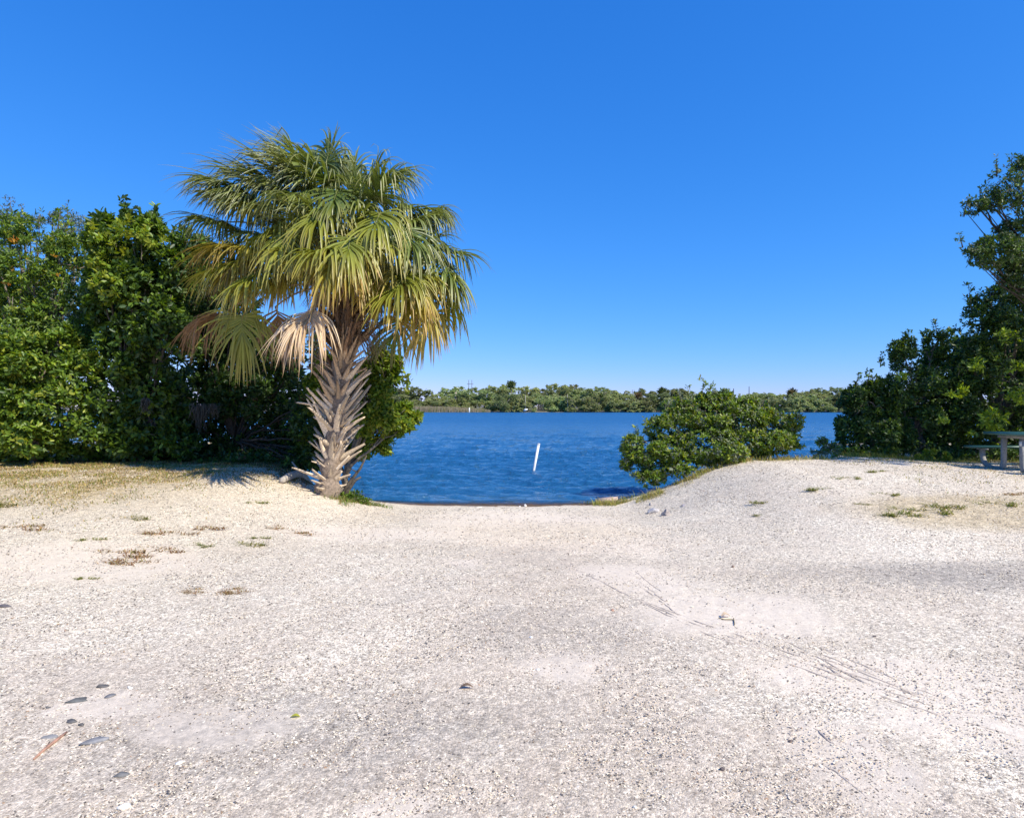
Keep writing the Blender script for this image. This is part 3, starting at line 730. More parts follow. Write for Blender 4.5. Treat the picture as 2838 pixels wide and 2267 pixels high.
tree("oak_tree", "tall oak whose small-leaved bough hangs into the upper right of the sky", "tree", (12.4, 11.6, gz1(12.4, 11.6)), oak,
     8060, 6, .062, .42, [(DK, 4), (BLG, 4), (MD, 3), (GRY, 1.5)], 26, r0=.09, trunkcol=(.06, .05, .042), sub=12, subr=(.16, .32), hexa=False, sprigs=[(2760, 480, 440, 10.8), (2800, 470, 432, 10.8), (2672, 590, 555, 10.8), (2665, 680, 655, 10.7), (2715, 560, 520, 10.8)],
     extra=[("hanging_bough", [tuple(q_[:3]) + tuple(1.15 * v_ for v_ in q_[3:]) for q_ in oak[:10]], 1250, [(DK, 4), (BLG, 4), (MD, 3), (GRY, 2)], .066), ("lower_bough", [tuple(q_[:3]) + tuple(1.2 * v_ for v_ in q_[3:]) for q_ in oak[4:10]], 900, [(DK, 4), (BLG, 4), (MD, 3)], .07)])
for i, (px, d, h, lab) in enumerate(((2578, 13.2, .26, "upright lime green weed at the foot of the dark right trees"), (2622, 13.1, .2, "low yellow green weed beside the taller lime weed, left of the picnic table"), (2548, 13.2, .11, "small lime seedling left of the upright lime weed"))):
    b = gbase(px, 1280, d); s = h / 2
    tree("weed_plant", lab, "plant", b, [(b[0], b[1], b[2] + h * .55, h * .35 + .03, .1, h * .5)], int(60 + 300 * h), 5, .06, .4, [(YG, 3), (LT, 3)], 31 + i, group="weeds under the right trees", r0=.008, hexa=False)

# ------------------------------------------------------------------ the cabbage palm
PD = 10.7
pbase = on_ground(905, 1372); pbase[1] = PD; pbase[0] = (905 - CX) / F * PD; pbase[2] = gz1(pbase[0], PD)
heart = P(962, 745, PD)
palm = empty("palm_tree", pbase)
tag(palm, "cabbage palm with fan fronds and a trunk bristling with old leaf bases", "palm tree")
def rel(v): return np.asarray(v) - pbase
H = rel(heart)
def axis_pt(t): return np.array([H[0] * (t ** .85) + .05 * math.sin(t * 3.1), 0.0, H[2] * t])

mb = MB()
ts = np.linspace(-.05, 1.02, 40)
mb.tube([axis_pt(max(t, 0)) + np.array([0, 0, min(t, 0) * 4]) for t in ts], [.17 + .03 * math.sin(i * 2.3) + (.06 if t < .04 else 0) for i, t in enumerate(ts)], 14, (.26, .2, .15))
obj("trunk", mb.mesh("trunk", True), BARK, palm)

def boot_mesh(seed, length, cb, ct, split=True):
    """an old leaf base: a flattened, tapering, slightly hollow wedge along +X rising in +Z, torn at its end"""
    r = np.random.default_rng(seed)
    nst = 7
    V = []; cols = []
    bend = r.uniform(-.35, .25)
    tipw = r.uniform(.010, .020)
    roll = r.uniform(-.5, .5)
    for i in range(nst):
        t = i / (nst - 1)
        x = length * t; z = bend * length * t * t * .45
        wd = (.036 * (1 - t) ** 1.2 + .018 * (1 - t) + tipw) * r.uniform(.92, 1.08)
        th = .016 + .014 * (1 - t)
        ro = roll * t
        prof = [(-wd, th * .9), (0, th * .1), (wd, th * .9), (wd * .8, -th * .2), (0, -th), (-wd * .8, -th * .2)]
        for (a, b) in prof:
            V.append((x + (r.uniform(-.03, .03) if i == nst - 1 else 0), a * math.cos(ro) - b * math.sin(ro) + .15 * length * t * t * math.sin(seed * 2.1), z + a * math.sin(ro) + b * math.cos(ro)))
            cols.append(np.array(cb) * (1 - t) + np.array(ct) * t)
    f4 = []
    for i in range(nst - 1):
        for k in range(6):
            f4.append((i * 6 + k, i * 6 + (k + 1) % 6, (i + 1) * 6 + (k + 1) % 6, (i + 1) * 6 + k))
    e = (nst - 1) * 6
    f4 += [(e, e + 1, e + 4, e + 5), (e + 1, e + 2, e + 3, e + 4)]
    return mesh_np("leaf_base", V, [f4], cols)

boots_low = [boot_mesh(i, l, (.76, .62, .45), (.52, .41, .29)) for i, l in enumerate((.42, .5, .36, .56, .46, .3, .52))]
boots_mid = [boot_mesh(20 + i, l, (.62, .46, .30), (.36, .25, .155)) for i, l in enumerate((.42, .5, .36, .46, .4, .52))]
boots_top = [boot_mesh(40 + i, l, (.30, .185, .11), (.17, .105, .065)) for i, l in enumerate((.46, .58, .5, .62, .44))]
nb = 280
for i in range(nb):
    t = .012 + 1.0 * (i / nb) ** .92 + random.uniform(-.02, .02)
    a = i * 2.39996 + random.uniform(-.9, .9)
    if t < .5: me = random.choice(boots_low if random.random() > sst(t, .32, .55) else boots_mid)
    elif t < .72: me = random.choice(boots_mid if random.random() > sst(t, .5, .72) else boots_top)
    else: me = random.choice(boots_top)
    el = math.radians(random.gauss(41, 12) + (9 if t > .75 else 0) - (20 if t < .05 else 0))
    o = obj("leaf_base", me, BOOT, palm)
    p = axis_pt(t)
    t = min(max(t, .004), 1.02)
    sc = random.choice((random.uniform(.55, .9), random.uniform(1.0, 1.5), random.uniform(1.0, 1.45))) * (.68 + .32 * sst(t, .02, .25)) * (1.05 if t > .7 else 1)
    rr = .12
    o.location = (p[0] + rr * math.cos(a), p[1] + rr * math.sin(a), p[2])
    o.rotation_euler = (Matrix.Rotation(a, 4, 'Z') @ Matrix.Rotation(-el, 4, 'Y') @ Matrix.Rotation(random.uniform(-.7, .7), 4, 'X')).to_euler()
    o.scale = (sc, min(sc, .95), min(sc, 1))

TYPES = {
    'g': ((.10, .155, .025), (.155, .19, .035), (.27, .25, .08)),
    't': ((.13, .18, .03), (.19, .225, .05), (.40, .40, .24)),
    'y': ((.18, .22, .03), (.27, .28, .04), (.40, .32, .08)),
    'o': ((.22, .23, .03), (.34, .29, .045), (.48, .29, .10)),
    'd': ((.60, .46, .28), (.66, .51, .32), (.48, .32, .16)),
    'b': ((.29, .17, .08), (.38, .235, .12), (.29, .165, .08)),
}
def frond(hub, axis, typ, L, droop, seed, nseg=46, wind=.22, fan=112, wid=.027, width_scale=1.0):
    r = np.random.default_rng(seed)
    axis = unit(np.asarray(axis, float)); up = np.array([0, 0, 1.0])
    lat = np.cross(axis, up)
    if np.linalg.norm(lat) < .25: lat = lat + np.array([.5, .1, 0]) * (1 if r.random() < .5 else -1)
    lat = unit(lat); lat = unit(lat - axis * (lat @ axis))
    nrm = np.cross(lat, axis)
    if nrm[2] < 0: nrm = -nrm
    costa = .30 * L
    rows = 8
    th = np.radians(np.linspace(-fan, fan, nseg) + r.normal(0, 2, nseg))
    cb, cm, ct = [np.array(q) for q in TYPES[typ]]
    V = []; Cc = []; F4 = []
    for i in range(nseg):
        c, s = math.cos(th[i]), math.sin(th[i])
        u = max(c, 0)
        b = hub + axis * costa * (.04 + .9 * u ** 3.0) - up * (.10 * costa * u * u)
        d = unit(axis * c + lat * s + nrm * (-.30 * abs(s) + .20) + r.normal(0, .075, 3))
        ln = L * (.72 + .28 * max(c, -.2)) * r.uniform(.74, 1.1) * (1 - .22 * u ** 2)
        wv = np.array([-wind, .35 * wind, .15 * wind]) * r.uniform(.3, 1.7) + r.normal(0, .13, 3)
        dr = droop * r.uniform(.5, 1.6)
        brk = r.uniform(.35, .7) if r.random() < (.22 if typ in 'gt' else .4) else 9
        w0 = wid * width_scale * (.8 + .2 * u) * r.uniform(.85, 1.1)
        side0 = unit(np.cross(d, nrm)); p = b.copy(); base = len(V)
        tone = r.uniform(.78, 1.22)
        brown = r.random() < (.10 if typ in 'gt' else .22)
        fold = .55
        for k in range(rows):
            t = k / (rows - 1)
            dd = unit(d + (-up) * dr * 3.1 * (max(t - .33, 0) ** 1.1 + (1.1 if t > brk else 0)) + wv * t * 1.2)
            if k: p = p + dd * ln / (rows - 1)
            side = unit(side0 - dd * (side0 @ dd)); n2 = np.cross(side, dd)
            wk = w0 * (.55 + .6 * t if t < .4 else .79 * (1 - (t - .4) / .6) ** .75 + .02)
            V += [p - side * wk, p - n2 * wk * fold, p + side * wk]
            cc = (cb * (1 - t / .5) + cm * t / .5) if t < .5 else (cm + (ct - cm) * ((t - .5) / .5) ** (.8 if brown else 1.8))
            Cc += [cc * tone] * 3
        for k in range(rows - 1):
            q = base + 3 * k
            F4 += [(q, q + 1, q + 4, q + 3), (q + 1, q + 2, q + 5, q + 4)]
    o = obj("frond", mesh_np("frond", np.array(V), [np.array(F4)], np.array(Cc)), PALM, palm)
    # petiole from the heart, arching out to the hub
    m = MB()
    st = H + np.array([0, 0, r.uniform(-.35, .1)]) * (1 if typ != 't' else .4)
    if typ in 'db': st = H + np.array([0, 0, -.45])
    ctrl = (st + hub) / 2 + np.array([0, 0, .28 * np.linalg.norm(hub - st)])
    if typ == 't': ctrl = (st + hub) / 2 + np.array([0, 0, .08])
    tt = np.linspace(0, 1, 10)[:, None]
    pp = (1 - tt) ** 2 * st + 2 * tt * (1 - tt) * ctrl + tt ** 2 * hub
    tail = [hub + axis * costa * q - up * (.10 * costa * q * q) for q in (.3, .65, 1.0)]
    pcol = (.20, .22, .06) if typ in 'gty' else ((.26, .22, .06) if typ == 'o' else (.30, .22, .14))
    m.tube(np.concatenate([pp, tail]), np.concatenate([np.linspace(.034, .017, 10), [.012, .008, .004]]), 6, pcol, flat=.6)
    obj("petiole", m.mesh("petiole", True), PALM, o)
    return o

Z = lambda zx, zy: (420 + zx * .4406, 300 + zy * .4406)
FR = [  # hub, tip of the blade (on the enlarged photograph of the crown), kind, nearness (-1 toward the viewer), droop
    (640, 610, 130, 500, 't', -.3, .55), (770, 620, 330, 640, 'y', -.7, .75), (700, 490, 330, 340, 't', .2, .5), (810, 520, 480, 270, 't', .5, .5),
    (1000, 400, 700, 190, 't', -.2, .5), (990, 350, 810, 120, 't', .4, .4), (1040, 330, 970, 160, 't', .6, .4), (1200, 430, 1140, 160, 't', .1, .4),
    (1250, 400, 1260, 190, 't', .5, .5), (1340, 430, 1480, 260, 't', .1, .6), (1390, 480, 1620, 400, 't', -.1, .7), (1000, 520, 880, 660, 'g', -1, .9),
    (1080, 640, 1040, 880, 'y', -1, .8), (1170, 520, 1190, 740, 'g', -1, .8), (1390, 570, 1500, 500, 'g', -.6, .8), (1440, 660, 1400, 920, 'y', -1, .9),
    (1560, 620, 1680, 650, 'g', .1, .8), (1650, 730, 1900, 700, 't', -.1, .8), (1660, 760, 1750, 980, 'g', -.8, .9), (1820, 880, 2010, 930, 'g', .0, .9),
    (1620, 1050, 1830, 1270, 'o', -.6, 1.0), (1590, 1060, 1500, 1280, 'y', -.8, 1.0), (1760, 1020, 1960, 1160, 'y', .2, .9), (830, 720, 620, 940, 'y', -.8, .9),
    (860, 760, 850, 1030, 'y', -.9, .9), (620, 880, 220, 880, 'o', -.5, .6), (640, 920, 470, 1130, 'o', -.6, .9), (1150, 880, 1000, 1010, 'y', -1, .9),
    (1170, 900, 1150, 1200, 'o', -1, 1.0), (1250, 820, 1290, 1060, 'y', -1, .9), (570, 1310, 560, 1560, 'y', -.1, .9), (490, 1270, 270, 1400, 'b', .0, 1.1),
    (1030, 1250, 1000, 1480, 'd', -.98, 1.25), (1560, 1330, 1490, 1480, 'g', .6, .9), (1820, 1280, 1770, 1450, 'o', .3, 1.0), (470, 720, 200, 690, 'g', .3, .7),
    (780, 1250, 780, 1430, 'b', .6, 1.1), (900, 560, 620, 420, 'g', -.5, .7), (1480, 420, 1560, 330, 't', .5, .6), (1100, 300, 1120, 140, 't', .2, .3), (1740, 660, 1860, 640, 't', .5, .8), (1880, 960, 1980, 1120, 'g', -.3, 1.0), (1700, 1080, 1720, 1330, 'o', -.5, 1.1), (1900, 1080, 1960, 1300, 'y', .2, 1.1), (1500, 1000, 1420, 1180, 'y', .2, 1.),
    (900, 350, 690, 110, 't', .1, .3), (850, 400, 600, 220, 't', -.3, .35), (960, 320, 800, 80, 't', -.1, .3), (780, 450, 480, 300, 't', -.2, .45), (1000, 460, 840, 330, 't', -.5, .5), (560, 980, 300, 1120, 'y', -.7, .8), (700, 1000, 600, 1200, 'y', -.8, .9), (520, 860, 200, 960, 'o', .05, .7), (560, 500, 180, 430, 't', 0, .6), (620, 560, 200, 520, 't', -.4, .6), (1750, 1150, 1850, 1400, 'o', -.3, 1.0), (900, 400, 760, 190, 't', .2, .4), (760, 850, 560, 1000, 'g', .2, .8), (1420, 780, 1560, 960, 'y', -.7, .9), (540, 960, 330, 1060, 'y', .2, .9), (560, 560, 250, 420, 't', .4, .6),
    (700, 800, 380, 760, 'g', .5, .8), (1300, 640, 1310, 480, 'g', -.4, .7), (1130, 420, 1000, 330, 'g', -.6, .6), (950, 900, 800, 1080, 'y', .3, 1), (1350, 900, 1380, 1100, 'y', .4, 1.),
]
for i, (hx, hy, tx, ty, typ, nr, dr) in enumerate(FR):
    if hx > 1600 and typ not in 'b': hx -= 50; tx -= 70
    hp = Z(hx, hy); tp = Z(tx, ty)
    hp = (hp[0], hp[1] + (22 if hy < 480 else 0)); tp = (tp[0], tp[1] + (22 if hy < 480 else 0))
    q = rel(P(hp[0], hp[1], PD)) - H
    pl = math.hypot(q[0], q[2])
    off = nr * math.sqrt(max(1.6 ** 2 - pl * pl, .05))
    d = PD + off
    hub = rel(P(hp[0], hp[1], d))
    s = d / F
    ax = np.array([(tp[0] - hp[0]) * s, 0, -(tp[1] - hp[1]) * s])
    pl = np.linalg.norm(ax)
    ax[1] = (nr if abs(nr) > .15 else .15) * math.sqrt(max(.95 ** 2 - pl * pl, .01)) * .75
    # the segments' droop bends the blade down, so the costa itself points higher
    ax[2] += .10 * dr
    dead = typ in 'db'
    upz = max(ax[2] / (np.linalg.norm(ax) + 1e-9), 0); lft = ax[0] < -.3 and hy < 560
    frond(hub, ax, typ, 1.3 if dead else (1.32 if lft else 1.14) * (1 - .33 * upz ** 3), dr * ((.85 if lft else 1.25) if typ == 't' else 1), 100 + i, nseg=62 if not dead else 60, wind=.34 if typ == 't' else .14, fan=112 if not dead else 58, width_scale=1 if not dead else .75)
rb = np.random.default_rng(5)
for i in range(24):                             # inner fronds that fill the head
    a = rb.uniform(0, 2 * math.pi); e = rb.uniform(-.55, .62)
    dv = np.array([math.cos(a) * math.cos(e), math.sin(a) * math.cos(e) * .8, math.sin(e)])
    ty = 't' if e > .45 else ('g' if e > .1 else ('y' if e > -.25 else 'o'))
    frond(H + dv * rb.uniform(.85, 1.25), dv + np.array([0, 0, .05]), ty, rb.uniform(.95, 1.2), .75 + .35 * (e < .1), 500 + i, nseg=52, wind=.2)
for i in range(9):                              # the far side of the crown
    a = rb.uniform(.1, math.pi - .1); e = rb.uniform(-.15, .75)
    dv = np.array([math.cos(a) * math.cos(e), math.sin(a) * math.cos(e), math.sin(e)])
    frond(H + dv * rb.uniform(1.2, 1.5), dv + np.array([0, 0, .05]), 't' if e > .4 else 'g', 1.1, .7, 300 + i, nseg=40, wind=.2)

# dead thatch and fibre under the crown
mb = MB()
for i in range(560):
    a = rb.uniform(0, 2 * math.pi); t = rb.uniform(.68, 1.0)
    p = axis_pt(t) + np.array([math.cos(a), math.sin(a), 0]) * rb.uniform(.15, .34)
    ln = rb.uniform(.25, .85); e = rb.uniform(-.5, .6)
    d = np.array([math.cos(a) * .5, math.sin(a) * .5, e]); pts = []
    for k in range(6):
        pts.append(p.copy()); p = p + unit(d) * ln / 5; d = d + np.array([0, 0, -.32])
    mb.tube(pts, np.linspace(.009, .003, 6), 3, np.array((.24, .165, .11)) * rb.uniform(.6, 1.5), caps=False)
obj("thatch", mb.mesh("thatch"), BARK, palm)['kind'] = 'stuff'

# ------------------------------------------------------------------ things lying at the palm's foot
def rock_mesh(name, r, seed, col, rough=.28, sub=2, cut=None):
    import bmesh
    bm = bmesh.new(); bmesh.ops.create_icosphere(bm, subdivisions=sub, radius=1)
    rr = np.random.default_rng(seed); pl = unit(rr.normal(0, 1, (13, 3))); dist = rr.uniform(.42, .85, 13)
    V = np.array([v.co[:] for v in bm.verts]); F = np.array([[v.index for v in f.verts] for f in bm.faces]); bm.free()
    for n_, d_ in zip(pl, dist):
        e = V @ n_ - d_; V = V - np.clip(e, 0, None)[:, None] * n_
    lump = sum(np.sin(V @ unit(rr.normal(0, 1, 3)) * rr.uniform(2, 6) + rr.uniform(0, 6)) for _ in range(5))[:, None]
    V = V * (1.2 + .075 * lump + rr.normal(0, .05, (len(V), 1))) * np.array(r)
    c = np.array(col)[None] * rr.uniform(.85, 1.12, (len(V), 1))
    return mesh_np(name, V, [F], c)

q = on_ground(850, 1352)
mb = MB()
a = on_ground(790, 1338); b = on_ground(935, 1362)
a[2] = gz1(a[0], a[1]) + .07; b[2] = gz1(b[0], b[1]) + .13; b[1] -= .32; a[1] -= .15
n_ = 12; tt = np.linspace(0, 1, n_)
pts = [a + (b - a) * t + np.array([0, 0, .02 * math.sin(t * 7)]) for t in tt]
pts = [np.array([q_[0], q_[1], gz1(q_[0], q_[1]) + .05 + .02 * math.sin(i_ * .9)]) for i_, q_ in enumerate(pts)]
mb.tube(np.array(pts) - a, [.05 + .05 * math.sin(min(t * 1.3, 1) * math.pi) * (1 - .5 * t) + .012 * math.sin(t * 29) for t in tt], 9, (.42, .37, .31))
mb.tube(np.array([pts[3], pts[3] + np.array([-.05, -.02, .12]), pts[3] + np.array([-.16, -.04, .27])]) - a, [.03, .022, .01], 6, (.4, .35, .3))
o = obj("driftwood_log", mb.mesh("driftwood_log"), BARK, None, a); tag(o, "weathered grey log lying against the foot of the palm trunk", "log")

mb = MB()
c0 = P(945, 1352, 11.4); c0[2] = gz1(c0[0], c0[1]) - .05
c1 = P(1016, 1262, 11.6)
pts = [c0, c0 + (c1 - c0) * .35 + np.array([-.03, 0, -.02]), c0 + (c1 - c0) * .7 + np.array([.03, 0, 0]), c1]
mb.tube(np.array(pts) - c0, [.045, .035, .025, .012], 7, (.10, .085, .07))
br = P(985, 1330, 11.4)
mb.tube(np.array([pts[0] + np.array([.05, 0, .05]), (pts[0] + br) / 2 + np.array([0, 0, -.02]), br, P(1000, 1322, 11.4)]) - c0, [.04, .035, .03, .02], 6, (.10, .085, .07))
for k in range(5):
    e = c0 + (c1 - c0) * random.uniform(.4, .95)
    mb.tube(np.array([e, e + np.array([random.uniform(-.2, .2), .02, random.uniform(0, .18)])]) - c0, [.012, .004], 4, (.10, .085, .07))
o = obj("bare_branch", mb.mesh("bare_branch", True), BARK, None, c0); tag(o, "dark bare branch slanting up out of the water edge right of the palm", "branch")

def moss(px, py0, py1, d, wpx, seed, lab):
    r = np.random.default_rng(seed); top = P(px, py0, d); s = d / F; mb = MB()
    for i in range(90):
        p = np.array([r.normal(0, wpx * s * .45), r.normal(0, .07), r.uniform(-.05, .06)]); ln = r.uniform(.35, 1.0) * (py1 - py0) * s * math.exp(-abs(p[0]) / (wpx * s))
        pts = []
        for k in range(6):
            pts.append(p.copy()); p = p + np.array([r.normal(0, .018), r.normal(0, .018), -ln / 5])
        mb.tube(pts, [.006, .009, .009, .008, .006, .002], 3, np.array((.12, .115, .095)) * r.uniform(.7, 1.3), caps=False)
    o = obj("spanish_moss", mb.mesh("spanish_moss"), MOSS, None, top); tag(o, lab, "moss"); o['group'] = "moss hanging in the shaded trees"
    o['kind'] = 'stuff'
moss(556, 1125, 1215, 12.6, 26, 1, "")
moss(592, 1125, 1165, 12.6, 10, 2, "")
moss(405, 1110, 1150, 12.3, 8, 3, "")

# ------------------------------------------------------------------ picnic table
TD = 11.0
tx = (2740 - CX) / F * TD + .17
tz = gz1(tx + .6, TD)
table = empty("picnic_table", (tx, TD, tz), math.radians(-1.0))
tag(table, "green topped picnic table with grey frame cut off by the right edge of the picture", "picnic table")
table.scale = (.96, .96, .96)
TL = 1.85
def slab(name, y, z, wd, th, x0=0., x1=TL, col=(.035, .10, .075)):
    mb = MB(); mb.box(((x0 + x1) / 2, y, z - th / 2), (x1 - x0, wd, th), col, bev=.014)
    return obj(name, mb.mesh(name), GREEN, table)
slab("tabletop", 0, .735, .74, .05, col=(.045, .13, .105))
slab("bench_seat", .76, .435, .27, .045, x0=.0); slab("bench_seat", -.76, .435, .27, .045, x0=.0)
GR = (.30, .29, .265)
def frame_piece(name, pts, wd=.075, th=.06, col=GR):
    """a flat bar that follows pts in the y-z plane, wd across x"""
    pts = np.array(pts, float); T = np.gradient(pts, axis=0); T /= np.linalg.norm(T, axis=1)[:, None]
    V = []; n = len(pts)
    for (y, z, x), t in zip([(p[1], p[2], p[0]) for p in pts], T):
        ny, nz = -t[2], t[1]
        for (sx, so_) in ((-1, -1), (1, -1), (1, 1), (-1, 1)):
            V.append((x + sx * wd / 2, y + ny * so_ * th / 2, z + nz * so_ * th / 2))
    f = [(i * 4 + k, i * 4 + (k + 1) % 4, i * 4 + 4 + (k + 1) % 4, i * 4 + 4 + k) for i in range(n - 1) for k in range(4)]
    f += [(3, 2, 1, 0), (n * 4 - 4, n * 4 - 3, n * 4 - 2, n * 4 - 1)]
    return obj(name, mesh_np(name, V, [f], np.repeat([col], len(V), 0)), CONCRETE, table)
for fx in (.28, 1.55):
    for s in (1, -1):
        arc = [(fx, s * (.76 - .24 * (1 - math.cos(a)) ), .25 - .22 * math.sin(a)) for a in np.linspace(0, math.pi / 2, 7)]
        leg = frame_piece("bench_leg", [(fx, s * .76, .392)] + arc + [(fx, s * .27, .03)])
        frame_piece("table_leg", [(fx, s * .215, .62), (fx, s * .22, .3), (fx, s * .222, .16), (fx, s * .235, .07), (fx, s * .262, -.01)])
        frame_piece("seat_bracket", [(fx, s * .64, .373), (fx, s * .88, .373)], wd=.06, th=.034)
    frame_piece("top_bracket", [(fx, -.33, .652), (fx, .33, .652)], wd=.07, th=.062)
mb = MB(); mb.box((.2405, -.218, .53), (.004, .062, .085), (.75, .75, .72)); obj("sticker", mb.mesh("sticker"), PLASTIC, table)

# ------------------------------------------------------------------ pole in the water
pd = 1.9 * F / (1300 - HY)
p0 = P(1480, 1300, pd); p1 = P(1493.5, 1229, pd)
mb = MB(); dv = (p1 - p0)
mb.tube(np.array([p0 - dv * .8, p0 - dv * .1, p1 - dv * .01]) - p0, [.038, .038, .038], 16, (.80, .80, .78), caps=True)
mb.tube(np.array([p1 - dv * .05, p1]) - p0, [.0415, .0415], 16, (.80, .80, .78))
o = obj("white_pole", mb.mesh("white_pole", True), PLASTIC, None, p0); tag(o, "leaning white plastic pole standing in the water off the end of the ramp", "pole")

# ------------------------------------------------------------------ far shore
def far_crown(name, seed, n, shape):
    r = np.random.default_rng(seed); lob = []
    if shape == 'bush':
        for k in range(9): lob.append((r.uniform(-.42, .42), r.uniform(-.35, .35), r.uniform(.18, .72), r.uniform(.16, .26), .2, r.uniform(.14, .25)))
        for k in range(6): lob.append((r.uniform(-.45, .45), r.uniform(-.4, .1), r.uniform(.05, .2), .17, .17, .12))
    elif shape == 'tall':
        for k in range(10): lob.append((r.uniform(-.4, .4), r.uniform(-.3, .3), r.uniform(.35, .9), r.uniform(.10, .2), .2, r.uniform(.10, .22)))
        for k in range(4): lob.append((r.uniform(-.3, .3), r.uniform(-.3, .3), r.uniform(.2, .5), .15, .15, .15))
    p, d = crown_twigs(lob, n, r, 6, (.2, .42), .25, .3)
    pal = [((.25, .31, .105), 4), ((.32, .36, .15), 4), ((.18, .24, .09), 3), ((.38, .37, .22), 2)]
    p[:, 2] *= .97 / np.quantile(p[:, 2], .985)
    return leaf_mesh(name, p, d, 4, r.uniform(.042, .062), .7, pal, rng=r, hexa=False)
BUSH = [far_crown("crown", 200 + i, 1700, 'bush') for i in range(6)]
TALL = [far_crown("crown", 220 + i, 1500, 'tall') for i in range(6)]
def ftrunk(seed):
    r = np.random.default_rng(seed); mb = MB()
    mb.tube([(0, 0, -.05), (r.uniform(-.03, .03), 0, .3), (r.uniform(-.06, .06), 0, .6)], [.03, .024, .012], 5, (.26, .23, .19))
    for k in range(6):
        z = r.uniform(.05, .45); mb.tube([(0, 0, z), (r.uniform(-.35, .35), r.uniform(-.3, .1), z + r.uniform(.15, .35))], [.015, .005], 4, (.3, .27, .23))
    return mb.mesh("trunk")
FTR = [ftrunk(i) for i in range(3)]
def far_tree(name, label, group, px, py, d, wpx, mesh, tm, base_z=.0):
    if px < 960 or px > 2500: return
    place = ('left of the twin-pole pylon' if px < 1300 else 'between the pylon and the round-headed palm' if px < 1417 else 'just right of the round-headed palm' if px < 1560 else 'right of the slender dead trunk' if px < 1700 else 'behind the near mangrove bush' if px < 2240 else 'beside the dark right bank trees')
    label = label + ', ' + place
    x = (px - CX) / F * d
    top = EYE - (py - HY) / F * d
    h = top - base_z; wd = wpx / F * d
    e = empty(name, (x, d, base_z), random.uniform(-.5, .5)); tag(e, label, "tree", group)
    c = obj("crown", mesh, FARLEAF, e); c.scale = (wd, wd * .8, h); c['kind'] = 'stuff'
    t = obj("trunk", tm, BARK, e); t.scale = (wd * .7, wd * .7, h)
    return e
rf = random.Random(4)
# heights of the far treeline read along the photograph
TLX = [700, 1120, 1150, 1185, 1215, 1255, 1290, 1330, 1370, 1420, 1460, 1500, 1540, 1580, 1620, 1660, 1700, 1740, 1790, 1850, 1900, 2000, 2060, 2100, 2150, 2200, 2260, 2330, 2700]
TLY = [1078, 1072, 1075, 1070, 1082, 1076, 1073, 1064, 1072, 1072, 1074, 1070, 1064, 1066, 1074, 1074, 1076, 1082, 1085, 1084, 1088, 1096, 1086, 1084, 1090, 1080, 1078, 1082, 1080]
for i in range(40):                              # tall trees at the back
    px = 760 + i * 46 + rf.uniform(-14, 14)
    if 1975 < px < 2050: continue
    py = np.interp(px, TLX, TLY) + rf.uniform(-7, 9)
    far_tree("far_tree", "tall tree in the far back row", "tall trees at the back of the far shore", px, py, rf.uniform(218, 240), rf.uniform(70, 120), rf.choice(TALL), rf.choice(FTR), .5)
for i in range(40):
    px = 770 + i * 46 + rf.uniform(-14, 14)
    if 1985 < px < 2040: py = 1104
    else: py = np.interp(px, TLX, TLY) + rf.uniform(4, 24)
    if px < 1380: py += rf.uniform(6, 16)
    far_tree("far_tree", "olive tree in the far middle row", "middle trees of the far shore", px, py, rf.uniform(203, 212), rf.uniform(65, 115), rf.choice(BUSH + TALL[:1]), rf.choice(FTR), .2)
for i in range(36):
    px = 800 + i * 50 + rf.uniform(-14, 14)
    if px < 1365 and px > 1090: continue
    py = 1100 + rf.uniform(-10, 14)
    far_tree("mangrove_bush", "low mangrove at the far waterline", "mangroves along the far waterline", px, py, rf.uniform(192.5, 196), rf.uniform(65, 95), rf.choice(BUSH), rf.choice(FTR), -.35)
for i in range(7):
    px = 1150 + i * 38 + rf.uniform(-10, 10)
    far_tree("mangrove_bush", "yellow green bush behind the far reeds", "bushes behind the reeds", px, 1108 + rf.uniform(-5, 8), rf.uniform(198, 202), rf.uniform(65, 90), rf.choice(BUSH), rf.choice(FTR), 0)
# reeds
def reeds():
    r = np.random.default_rng(9); n = 9000
    X = np.concatenate([r.uniform(-52, -7, 7200), r.uniform(36, 48, 800), r.uniform(62, 95, 1000)]); Y = r.uniform(191.0, 196.5, n)
    hh = r.uniform(.9, 1.7, n) * np.interp(X, [-52, -20, -12, -7, 30, 100], [1.3, 1.1, .8, .5, .5, .4])
    dx = r.normal(0, .25, n); wv = .07
    z0 = np.full(n, -.4)
    V = np.stack([np.stack([X - wv, Y, z0], 1), np.stack([X + wv, Y, z0], 1), np.stack([X + dx + .02, Y, z0 + hh + .1], 1), np.stack([X + dx - .02, Y, z0 + hh + .1], 1)], 1).reshape(-1, 3)
    c = np.array([(.42, .34, .22)]) * r.uniform(.6, 1.2, (n, 1)); c[r.random(n) < .25] = (.16, .19, .06)
    o = obj("reeds", mesh_np("reeds", V, [np.arange(n * 4).reshape(-1, 4)], np.repeat(c, 4, 0)), GRASS); o['kind'] = 'stuff'
reeds()

